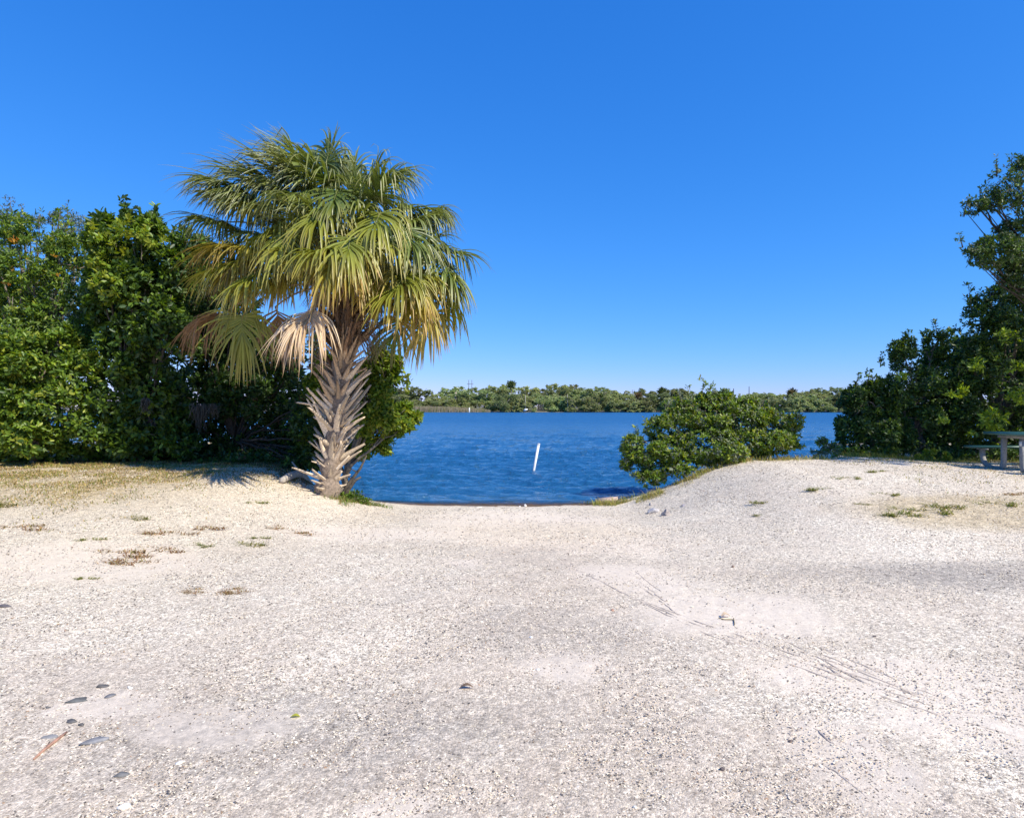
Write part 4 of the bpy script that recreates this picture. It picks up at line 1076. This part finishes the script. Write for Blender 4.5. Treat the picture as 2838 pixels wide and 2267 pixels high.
def far_palm(px, py, d, rpx, label, group=None, col=((.09, .13, .04), (.15, .17, .06))):
    x = (px - CX) / F * d; z = EYE - (py - HY) / F * d; rr = rpx / F * d
    e = empty("cabbage_palm", (x, d, .3)); tag(e, label, "palm tree", group)
    mb = MB(); mb.tube([(0, 0, -.3), (.1, 0, z * .5), (0, 0, z - .3)], [.3, .22, .25], 6, (.28, .25, .21)); obj("trunk", mb.mesh("trunk"), BARK, e)
    r = np.random.default_rng(int(px)); n = 70
    dirs = unit(r.normal(0, 1, (n, 3)) + np.array([0, 0, .35])); p = dirs * rr * .62 + np.array([0, 0, z - .3])
    m = leaf_mesh("crown", p, dirs, 5, rr * .75, .25, [(col[0], 1), (col[1], 1)], spread=(10, 60), rng=r, hexa=False)
    c = obj("crown", m, FARLEAF, e); c['kind'] = 'stuff'
far_palm(1417, 1068, 214, 13, "tall round-headed palm rising above the middle of the far treeline")
far_palm(2001, 1093, 330, 6, "tiny palm on the skyline, left of the pair above the mangrove bush")
far_palm(2023, 1092, 330, 7, "tiny palm on the skyline, right of the pair above the mangrove bush")
far_palm(1868, 1088, 260, 7, "small slim palm on the skyline at the left shoulder of the mangrove bush")
far_palm(1888, 1084, 260, 8, "small fuller palm on the skyline behind the mangrove bush shoots")
far_palm(2196, 1092, 200, 15, "brownish palm among the mossy trees on the far shore right", col=((.22, .17, .07), (.12, .13, .06)))
far_palm(1770, 1098, 197, 11, "rust brown palm in the far treeline left of the mangrove bush", col=((.26, .16, .07), (.14, .12, .05)))
far_palm(1836, 1088, 215, 14, "squat green palm in the far treeline touching the mangrove bush", None)

def pole(name, label, cat, px, pyt, pyb, d, r, col, group=None, lean=0):
    a = P(px, pyb, d); b = P(px + lean, pyt, d); mb = MB(); mb.tube(np.array([a, (a + b) / 2, b]) - a, [r, r * .9, r * .75], 7, col)
    o = obj(name, mb.mesh(name), BARK, None, a); tag(o, label, cat, group); return o
pole("dead_trunk", "short pale broken trunk standing above the reeds at the far shore's left", "dead tree", 1263, 1087, 1112, 203, .42, (.36, .30, .23))
pole("bare_post", "thin bare post above the small white object on the far shore", "post", 1456, 1095, 1136, 191.8, .13, (.36, .33, .26))
pole("dead_trunk", "slender bare dead trunk in the middle of the far mangroves", "dead tree", 1574, 1093, 1135, 191.8, .12, (.34, .31, .26), lean=-2)
pole("channel_marker", "small white marker post in the water before the far reeds", "marker post", 1301, 1130, 1146, 188, .2, (.8, .8, .78))
pole("utility_pole", "dark utility pole on the skyline right of the mangrove shoots", "pole", 2033, 1077, 1110, 300, .26, (.07, .07, .07))
pole("utility_pole", "taller thin pole on the skyline above the rounded far trees", "pole", 2076, 1071, 1112, 300, .2, (.08, .08, .08))
def hframe(px, pyt, d, label, gap=8.5):
    a = P(px, 1126, d); top = P(px, pyt, d)[2]; s = d / F; mb = MB(); g = gap * s / 2
    e = empty("power_pylon", (a[0], a[1], 0)); tag(e, label, "pylon", "power pylons beyond the far trees")
    for sx in (-1, 1):
        mb = MB(); mb.tube([(sx * g, 0, -.3), (sx * g, 0, top)], [.3, .22], 6, (.16, .16, .16)); obj("pole", mb.mesh("pole"), BARK, e)
    mb = MB(); mb.box((0, 0, top - (top * .14)), (g * 4.2, .25, .3), (.16, .16, .16)); obj("crossarm", mb.mesh("crossarm"), BARK, e)
hframe(1303.5, 1053, 420, "twin-pole power pylon on the skyline above the left of the far trees")
hframe(1755, 1080, 560, "faint twin-pole pylon on the skyline left of the mangrove bush", 5)
hframe(2229, 1082, 420, "twin-pole power pylon on the skyline above the far shore's right", 9)
x0 = P(1456.5, 1136.5, 191)
mb = MB()
mb.box((0, 0, 0), (1.0, .5, .35), (.82, .82, .80), rot=np.array(Matrix.Rotation(-.25, 3, 'Y')), bev=.08)
mb2 = rock_mesh("white_debris", (.85, .4, .38), 5, (.82, .82, .80), sub=1)
o = obj("white_debris", mb2, PLASTIC, None, x0); o.rotation_euler = (0, -.35, 0); tag(o, "small crooked white object lying under the far mangroves below the thin post", "debris")

# ------------------------------------------------------------------ grass
def blades(name, pts, hts, cols, seed, wid=.004, lean=.5):
    r = np.random.default_rng(seed); n = len(pts)
    az = r.random(n) * 6.283; ln = hts * lean * r.uniform(.3, 1.6, n)
    dx = np.cos(az) * ln; dy = np.sin(az) * ln; sx = -np.sin(az) * wid; sy = np.cos(az) * wid
    b = pts
    V = np.stack([b + np.stack([-sx, -sy, 0 * sx - .01], 1), b + np.stack([sx, sy, 0 * sx - .01], 1),
                  b + np.stack([dx * .4 + sx * .8, dy * .4 + sy * .8, hts * .65], 1), b + np.stack([dx * .4 - sx * .8, dy * .4 - sy * .8, hts * .65], 1),
                  b + np.stack([dx, dy, hts], 1)], 1).reshape(-1, 3)
    k = np.arange(n)[:, None] * 5
    return mesh_np(name, V, [k + np.array([[0, 1, 2, 3]]), k + np.array([[3, 2, 4]])], np.repeat(cols, 5, 0))

def grass_area(name, n, xr, yr, dens, hr, seed, pal, wid=.004, lean=.6, clump=.25):
    r = np.random.default_rng(seed)
    X = r.uniform(*xr, n * 6); Y = r.uniform(*yr, n * 6)
    m = dens(X, Y) * sst(fbm(X, Y, clump, seed, 3), .36, .62)
    k = r.random(n * 6) < m
    X = X[k][:n]; Y = Y[k][:n]; Zz = gz(X, Y)
    ok = Zz > WATER + .02; X, Y, Zz = X[ok], Y[ok], Zz[ok]
    h = r.uniform(*hr, len(X)); ci = r.choice(len(pal), len(X), p=np.array([q for _, q in pal]) / sum(q for _, q in pal))
    c = np.array([p_ for p_, _ in pal])[ci] * r.uniform(.7, 1.3, (len(X), 1))
    o = obj(name, blades(name, np.stack([X, Y, Zz], 1), h, c, seed, wid, lean), GRASS); o['kind'] = 'stuff'
GP = [((.15, .19, .03), 4), ((.26, .25, .05), 4), ((.42, .32, .11), 4), ((.46, .32, .15), 4)]
grass_area("lawn_grass", 42000, (-13.5, -3.4), (6.6, 14.2), lambda x, y: sst(-x, 3.4, 6.0) * sst(y, 8.0, 11.0) + .3 * sst(-x, 3.6, 6) * sst(y, 6.6, 8.6), (.008, .038), 51, GP, .005, 1.6, .5)
grass_area("bank_grass", 7000, (6.2, 13), (8.0, 14), lambda x, y: .25 + .75 * sst(y, 11.4, 12.6), (.008, .03), 52, GP, .005, 1.6, .35)
# taller fringe along the crest of the right bank and round the palm's foot
def fringe(name, pts2, n, spread, hr, seed, pal, wid=.004):
    r = np.random.default_rng(seed); pts2 = np.array(pts2)
    seg = r.random(n) * (len(pts2) - 1); i = seg.astype(int); t = (seg - i)[:, None]
    q = pts2[i] * (1 - t) + pts2[i + 1] * t
    X = q[:, 0] + r.normal(0, spread, n); Y = q[:, 1] + r.normal(0, spread, n); Zz = gz(X, Y)
    ok = (Zz > WATER - .05) & (vnoise(X, Y, .3, seed) > .3); X, Y, Zz = X[ok], Y[ok], Zz[ok]
    h = r.uniform(*hr, len(X)); ci = r.choice(len(pal), len(X), p=np.array([u for _, u in pal]) / sum(u for _, u in pal))
    c = np.array([p_ for p_, _ in pal])[ci] * r.uniform(.7, 1.3, (len(X), 1))
    o = obj(name, blades(name, np.stack([X, Y, Zz], 1), h * r.uniform(.4, 1, len(X)), c, seed, wid, 1.2), GRASS); o['kind'] = 'stuff'
crest = [(1.55, 11.9), (2.1, 11.7), (2.5, 11.6), (3.2, 11.75), (4.0, 12.0), (5.2, 12.3), (6.5, 12.6)]
fringe("bank_fringe", crest, 4200, .14, (.03, .17), 61, [((.20, .24, .045), 3), ((.33, .31, .08), 4), ((.45, .36, .16), 3)])
fringe("bank_fringe", [(-2.35, 11.0), (-2.7, 10.9), (-3.0, 10.7), (-2.9, 10.2)], 1200, .1, (.03, .12), 62, [((.12, .2, .035), 4), ((.26, .25, .06), 2), ((.36, .26, .13), 2)])
fringe("bank_fringe", [(7.2, 13.4), (8.5, 13.2), (10, 13.2), (12, 13.4)], 2600, .2, (.04, .16), 63, [((.16, .21, .04), 4), ((.26, .25, .06), 3), ((.10, .15, .03), 3)])
fringe("leaf_litter", [(-11, 12.9), (-8.5, 12.7), (-6, 12.6), (-4.6, 12.3), (-3.6, 11.3)], 5200, .3, (.015, .07), 64, [((.16, .11, .06), 4), ((.30, .20, .10), 3), ((.10, .13, .03), 3)], .009)

fringe("leaf_litter", [(-10, 11.6), (-7.5, 11.0), (-5.5, 10.8), (-4.4, 10.9)], 2600, .5, (.01, .04), 65, [((.30, .20, .10), 3), ((.42, .30, .15), 3), ((.20, .14, .07), 2)], .008)
# single weed clumps one can pick out
def clump_mesh(seed, n, rx, ry, h, pal):
    r = np.random.default_rng(seed)
    k = r.integers(0, 7, n); kc = np.stack([r.normal(0, rx * .55, 7), r.normal(0, ry * .55, 7)], 1)[k]
    p = np.stack([kc[:, 0] + r.normal(0, rx * .16, n), kc[:, 1] + r.normal(0, ry * .16, n), np.zeros(n)], 1)
    hh = r.uniform(.15, 1, n) ** 1.4 * h
    ci = r.integers(0, len(pal), n); c = np.array(pal)[ci] * r.uniform(.7, 1.3, (n, 1))
    return blades("weed_clump", p, hh, c, seed, .0045, 3.2)
BRP = [(.30, .17, .08), (.38, .25, .11), (.22, .12, .06), (.25, .22, .07)]
GRP = [(.13, .17, .03), (.20, .21, .045), (.28, .24, .08)]
CM = {'b': [clump_mesh(i, 260, .36, .17, .026, BRP) for i in range(3)], 'g': [clump_mesh(10 + i, 170, .20, .12, .040, GRP) for i in range(3)]}
WEEDS = [
    (535, 1468, 'b', 1.1, "tawny dry weed mat, right one of the pair below the left lawn"), (440, 1475, 'b', 1.0, "tawny dry weed mat, left one of the pair below the left lawn"),
    (335, 1530, 'b', 1.2, "rusty weed mat at the left end of the largest dry patch"), (425, 1528, 'b', 1.0, "rusty weed mat at the right end of the largest dry patch"),
    (370, 1556, 'b', 1.2, "rust orange weed mat at the bottom of the largest dry patch"), (700, 1511, 'g', .9, "low olive weed tuft alone on white shell left of the ramp"),
    (718, 1492, 'g', .6, "small olive weed sprig just above the low tuft left of the ramp"), (762, 1463, 'b', .8, "reddish dry weed tuft nearest the palm"),
    (815, 1478, 'b', .8, "thin straggling dry weed stalk right of the reddish tuft"), (250, 1497, 'g', .7, "small green weed tuft left of the dry mats"),
    (550, 1513, 'g', .6, "dark small weed tuft right of the largest dry patch"), (50, 1460, 'b', 1.3, "reddish dry weed mat at the left edge of the picture"),
    (238, 1605, 'g', .5, "small dark green weed alone low on the left court"), (655, 1640, 'b', .6, "pale brown scrap of dry weed on the shell below the palm"),
    (385, 1437, 'g', .9, "dark green weed with trailing stalks on the left lawn edge"), (705, 1395, 'g', .9, "spindly green weed on the slope left of the palm foot"),
    (540, 1640, 'b', .5, "small dry weed scrap in the middle of the left court"), (15, 1400, 'g', 1.2, "greenish weed mat at the far left edge of the lawn"),
    (2268, 1357, 'g', 1.0, "lone green tuft on the white top of the right mound"), (2447, 1370, 'g', .8, "lone green tuft right of the mound top"),
    (2112, 1393, 'g', .8, "flat green tuft on the left face of the right mound"), (2106, 1429, 'g', .5, "small green tuft lowest on the right mound"),
    (2550, 1418, 'g', 1.5, "green weed tuft, left of the two largest in the patch below the table"), (2625, 1405, 'g', 1.2, "green weed tuft, right of the two largest in the patch below the table"),
    (2500, 1430, 'g', 1.2, "olive weed tuft at the lower left of the patch below the table"), (2750, 1397, 'g', 1.1, "brown green weed tuft below the table near the right edge"),
    (2395, 1398, 'g', .5, "small brownish tuft left of the patch below the table"), (2430, 1308, 'g', 1.0, "green tuft near the back edge of the right lawn"),
    (2345, 1326, 'g', .9, "olive tuft behind the lone tuft of the right mound"), (2830, 1368, 'b', .9, "dry weed scrap at the right edge of the picture under the table"),
]
for i, (px, py, t, s, lab) in enumerate(WEEDS):
    q = on_ground(px, py)
    o = obj("weed_clump", CM[t][i % 3], GRASS, None, q); o.scale = (s, s, s); o.rotation_euler = (0, 0, random.uniform(-.3, .3)); tag(o, lab, "weed", "weeds scattered on the shell sand")

# ------------------------------------------------------------------ loose shell and gravel
def gravel():
    r = np.random.default_rng(77)
    n = 165000
    d = 1.9 + 10.5 * r.random(n) ** 1.5
    t = r.uniform(-.95, .95, n); X = t * d; Y = d
    # density: even per picture area near, thinner far; leave the fine sand clear
    keep = fbm(X, Y, .5, 91, 4) + .25 * r.random(n) > .46
    keep &= ~((X > .9) & (X < 3.2) & (np.abs(Y - 4.6 + .25 * (X - 2)) < .5) & (r.random(n) < .75))
    X, Y, d = X[keep], Y[keep], d[keep]; Zz = gz(X, Y); ok = Zz > WATER + .03; X, Y, Zz, d = X[ok], Y[ok], Zz[ok], d[ok]; n = len(X)
    s = .0017 + .0038 * r.random(n) ** 4 + .0009 * d * r.random(n); 
    ax = unit(r.normal(0, 1, (n, 3))); u = unit(np.cross(ax, r.normal(0, 1, (n, 3)))); v = np.cross(ax, u)
    # flattened octahedra lying on the sand
    a = r.random(n) * 6.283; ex = np.stack([np.cos(a), np.sin(a), r.normal(0, .25, n)], 1); ey = np.stack([-np.sin(a), np.cos(a), r.normal(0, .25, n)], 1); ez = unit(np.cross(ex, ey))
    sx = s * r.uniform(.9, 1.6, n); sy = s * r.uniform(.6, 1.1, n); sz = s * r.uniform(.35, .75, n)
    c = np.stack([X, Y, Zz + sz * .35], 1)
    e = lambda q, m_: q * m_[:, None]
    V = np.stack([c + e(ex, sx), c + e(ey, sy), c - e(ex, sx) + e(ez, sz * .4), c - e(ey, sy), c + e(ez, sz), c - e(ez, sz)], 1).reshape(-1, 3)
    k = np.arange(n)[:, None] * 6
    F3 = np.concatenate([k + np.array([[a_, b_, 4]]) for a_, b_ in ((0, 1), (1, 2), (2, 3), (3, 0))])
    pal = np.array([(.84, .745, .60), (.80, .68, .49), (.58, .485, .385), (.34, .28, .23), (.14, .118, .10), (.40, .26, .16)])
    ci = r.choice(6, n, p=[.36, .14, .12, .18, .17, .03]); cc = pal[ci] * r.uniform(.8, 1.08, (n, 1))
    o = obj("shell_gravel", mesh_np("shell_gravel", V, [F3], np.repeat(cc, 6, 0)), SHELL); o['kind'] = 'stuff'
gravel()

# stones, shells, twigs and leaves one can pick out
def stone(px, py, r, col, seed, label, cat="stone", name="stone", rz=0, sink=.3, mat=None, sub=2, group=None):
    q = on_ground(px, py); q[2] += r[2] * .15; r = (r[0] * .88, r[1] * .9, r[2] * 1.15)
    o = obj(name, rock_mesh(name, r, seed, col, sub=sub), mat or STONE, None, q); o.rotation_euler = (random.uniform(-.1, .1), 0, rz); tag(o, label, cat, group)
DKS = (.125, .118, .115)
stone(280, 1907, (.042, .026, .016), DKS, 1, "dark flat stone at lower left, the one nearest the white shell lump", rz=.4)
stone(208, 1946, (.055, .034, .018), (.13, .13, .125), 2, "largest dark flat stone of the lower left group", rz=.4)
stone(198, 2003, (.030, .02, .012), DKS, 3, "dark stone just above the reddish twig", rz=.3)
stone(302, 1933, (.028, .02, .01), (.18, .175, .18), 4, "small grey stone between the two largest dark stones", rz=.3)
stone(223, 2013, (.016, .012, .008), DKS, 5, "tiny dark stone right of the stone above the twig")
stone(130, 1963, (.016, .011, .008), DKS, 6, "tiny dark stone left of the largest dark stone")
stone(258, 2058, (.06, .032, .010), (.24, .235, .24), 7, "flat dusty grey stone sunk in the sand right of the twig", rz=.5)
stone(333, 2153, (.034, .022, .012), (.17, .165, .16), 8, "dark grey stone below the flat dusty one at lower left", rz=.6)
stone(135, 2046, (.035, .022, .010), (.25, .245, .245), 9, "bluish grey flat stone beside the upper end of the twig", rz=.3)
stone(10, 1682, (.06, .035, .014), (.11, .10, .11), 10, "dark flat stone cut by the left edge of the picture", rz=.2)
stone(358, 1909, (.020, .015, .011), (.86, .85, .82), 11, "white shell lump beside the dark stones at lower left", "shell", "shell", sub=2, mat=SHELL)
stone(345, 2240, (.032, .014, .009), (.82, .80, .74), 12, "long cream white shell near the bottom left of the picture", "shell", "shell", rz=.5, mat=SHELL)
stone(495, 2118, (.020, .009, .007), (.84, .82, .77), 13, "small slim white shell right of the dark lower left stones", "shell", "shell", rz=.2, mat=SHELL)
stone(1386, 2071, (.011, .012, .009), (.88, .87, .85), 14, "bright round white shell at the bottom centre", "shell", "shell", mat=SHELL)
stone(1472, 1768, (.022, .012, .008), (.88, .87, .85), 15, "white flat shell in the middle of the court", "shell", "shell", mat=SHELL)
stone(1492, 1857, (.015, .009, .007), (.85, .83, .8), 16, "small white shell at the edge of the brown sand patch", "shell", "shell", mat=SHELL)
stone(1760, 2243, (.010, .010, .008), (.86, .82, .7), 17, "cream pebble at the bottom edge right of centre", "shell", "shell", mat=SHELL)
stone(2427, 1766, (.020, .014, .012), (.14, .115, .11), 18, "lone dark brown pebble above the tyre tracks on the right", "pebble", "pebble")
stone(2002, 2137, (.014, .011, .009), (.13, .105, .10), 19, "dark pebble at the lower right below the tyre tracks", "pebble", "pebble")
stone(2192, 2058, (.012, .009, .008), (.2, .15, .13), 20, "brown pebble between the tyre tracks and the bottom edge", "pebble", "pebble")
stone(2031, 1573, (.022, .016, .014), (.24, .17, .13), 21, "brown pebble on the smooth sand right of the ramp", "pebble", "pebble")
stone(1698, 1693, (.016, .012, .01), (.42, .25, .18), 22, "reddish pebble in the middle of the court right of centre", "pebble", "pebble")
stone(1810, 1421, (.11, .075, .055), (.46, .43, .42), 23, "long pale grey rock at the foot of the right mound", "rock", "rock", rz=.35, sub=3)
stone(1846, 1429, (.075, .06, .06), (.36, .31, .28), 24, "pointed brownish grey rock right of the long pale rock", "rock", "rock", rz=.1, sub=3)
stone(1803, 1399, (.05, .04, .035), (.42, .38, .36), 25, "small grey rock above the long pale rock on the mound", "rock", "rock", rz=.5)
stone(1896, 1403, (.06, .035, .028), (.34, .31, .33), 26, "dark low rock on the mound right of the pointed rock", "rock", "rock", rz=.1)
stone(1456, 1403, (.042, .034, .03), (.80, .78, .74), 27, "white stone at the water edge below the white pole", "stone", "stone")
stone(1440, 1404, (.022, .018, .015), (.78, .76, .72), 28, "smaller white stone just left of the white water edge stone", "stone", "stone")
stone(1325, 1406, (.08, .03, .012), (.74, .68, .58), 29, "low white shell heap at the water edge left of the pole", "shell", "shell", mat=SHELL)
q = P(1690, 1384, 12.3)
mb = MB(); mb.box((0, 0, 0), (.42, .22, .08), (.50, .37, .31), rot=np.array(Matrix.Rotation(-.10, 3, 'Y') @ Matrix.Rotation(.12, 3, 'X')), bev=.025)
o = obj("broken_slab", mb.mesh("broken_slab"), STONE, None, (q[0] - .05, 12.3, WATER + .005)); o.rotation_euler = (0, 0, -.25); tag(o, "pinkish broken slab half sunk at the water edge under the right bank", "slab")

def twig(pts, rads, col, label, name="twig", cat="twig"):
    W = [on_ground(*p_) for p_ in pts]; W = np.array([np.array([w_[0], w_[1], w_[2] + .006]) for w_ in W])
    mb = MB(); mb.tube(W - W[0], rads, 6, col); o = obj(name, mb.mesh(name), BARK, None, W[0]); tag(o, label, cat); return o
twig([(90, 2110), (120, 2083), (152, 2058), (182, 2034)], [.004, .007, .007, .005], (.42, .24, .17), "straight reddish brown twig lying at the lower left")
twig([(118, 2086), (135, 2060)], [.004, .002], (.30, .18, .13), "short side splinter lying on the reddish twig", "splinter", "splinter")
def leaf(px, py, ln, wd, col, label, rz=0, arch=.3):
    q = on_ground(px, py); V = []; n = 6
    for i in range(n):
        t = i / (n - 1); w_ = wd * math.sin(math.pi * (.06 + .88 * t)) ; z = .006 + arch * ln * math.sin(math.pi * t)
        V += [(ln * (t - .5), -w_, z + w_ * .5), (ln * (t - .5), 0, z), (ln * (t - .5), w_, z + w_ * .5)]
    f = [(3 * i + k, 3 * i + k + 1, 3 * i + k + 4, 3 * i + k + 3) for i in range(n - 1) for k in (0, 1)]
    o = obj("fallen_leaf", mesh_np("fallen_leaf", V, [f], np.repeat([col], len(V), 0)), LEAF, None, q); o.rotation_euler = (0, 0, rz); tag(o, label, "leaf")
leaf(817, 1991, .045, .013, (.42, .42, .06), "yellow green fallen leaf on the gravel left of the bottom centre", .1, .1)
leaf(1293, 1911, .075, .016, (.20, .14, .09), "curled brown fallen leaf near the middle of the gravel", .1, .18)
leaf(2012, 1712, .07, .022, (.62, .50, .34), "cream dried leaf with dark stalks on the smooth sand right", .2, .25)
twig([(1992, 1715), (2008, 1720), (2032, 1720), (2035, 1721)], [.003, .003, .003, .002], (.16, .14, .05), "thin dark stalk lying under the cream dried leaf", "stalk", "stalk")
twig([(2034, 1716), (2037, 1735)], [.003, .003], (.14, .11, .06), "short dark stalk bent toward the viewer beside the cream leaf", "stalk", "stalk")

# ------------------------------------------------------------------ tyre tracks: low ridges pressed up in the sand
def tracks():
    mb = MB(); r = np.random.default_rng(8)
    lines = [[(2185, 1778), (2290, 1835), (2420, 1905)], [(2212, 1800), (2310, 1860), (2400, 1910)], [(2212, 1798), (2400, 1870), (2600, 1945), (2780, 2000)],
             [(2150, 1757), (2280, 1815), (2430, 1875)], [(2205, 1765), (2330, 1818)], [(2540, 1910), (2640, 1943), (2780, 1985)], [(2340, 1860), (2420, 1905), (2480, 1935)],
             [(2260, 1790), (2420, 1855), (2490, 1885)],
             [(1558, 1545), (1556, 1590), (1560, 1625)], [(1570, 1545), (1568, 1590), (1573, 1625)], [(1583, 1545), (1580, 1590), (1588, 1632)], [(1600, 1545), (1592, 1590), (1598, 1630)],
             [(1283, 1585), (1283, 1625)], [(1292, 1590), (1292, 1625)], [(1300, 1590), (1301, 1625)], [(1310, 1590), (1311, 1628)], [(1318, 1590), (1320, 1622)],
             [(1845, 1548), (1905, 1580)], [(1850, 1544), (1912, 1575)], [(1842, 1553), (1890, 1580)], [(1700, 1555), (1780, 1610)], [(1730, 1560), (1830, 1640)], [(1770, 1620), (1900, 1720)], [(1785, 1620), (1860, 1680)],
             [(2260, 2020), (2320, 2070)], [(2280, 2115), (2350, 2165), (2420, 2225)], [(1900, 1915), (1990, 1965)], [(1960, 2000), (2060, 2060)]]
    for k, o_ in enumerate((-12, 0, 14)):
        lines.append([(1480 + o_, 1500), (1600 + o_, 1580 + o_ * .3), (1760 + o_ * .8, 1660 + o_ * .5), (1960, 1745 + o_), (2260, 1850 + o_ * 1.2), (2560, 1950 + o_ * 1.3), (2838, 2030 + o_ * 1.4)])
    for ln in lines:
        W = np.array([on_ground(*p_) for p_ in ln]); m = max(8, int(np.linalg.norm(W[-1] - W[0]) / .05)); tt = np.linspace(0, len(W) - 1, m)
        q = np.stack([np.interp(tt, np.arange(len(W)), W[:, k]) for k in range(3)], 1); q[:, :2] += r.normal(0, .004, (m, 2))
        q[:, 2] = gz(q[:, 0], q[:, 1]) + .001
        T = np.gradient(q, axis=0); T[:, 2] = 0; T = unit(T); s = np.stack([T[:, 1], -T[:, 0], 0 * T[:, 0]], 1)
        ww = .0050 * np.sin(np.linspace(.25, math.pi - .25, m)) * np.where(vnoise(q[:, 0], q[:, 1], .16, 4) > .40, 1, .1) * r.uniform(.6, 1.2, m); hh = ww * .95
        V = np.stack([q - s * ww[:, None], q + np.stack([0 * hh, 0 * hh, hh], 1), q + s * ww[:, None]], 1).reshape(-1, 3)
        f = [(3 * i + k, 3 * i + k + 1, 3 * i + k + 4, 3 * i + k + 3) for i in range(m - 1) for k in (0, 1)]
        mb.add(V, None, f, (.56, .47, .385))  # colour darker than the sand, painting in the shade of the grooves
    o = obj("tyre_tracks", mb.mesh("tyre_tracks"), STONE); tag(o, kind='structure')
tracks()
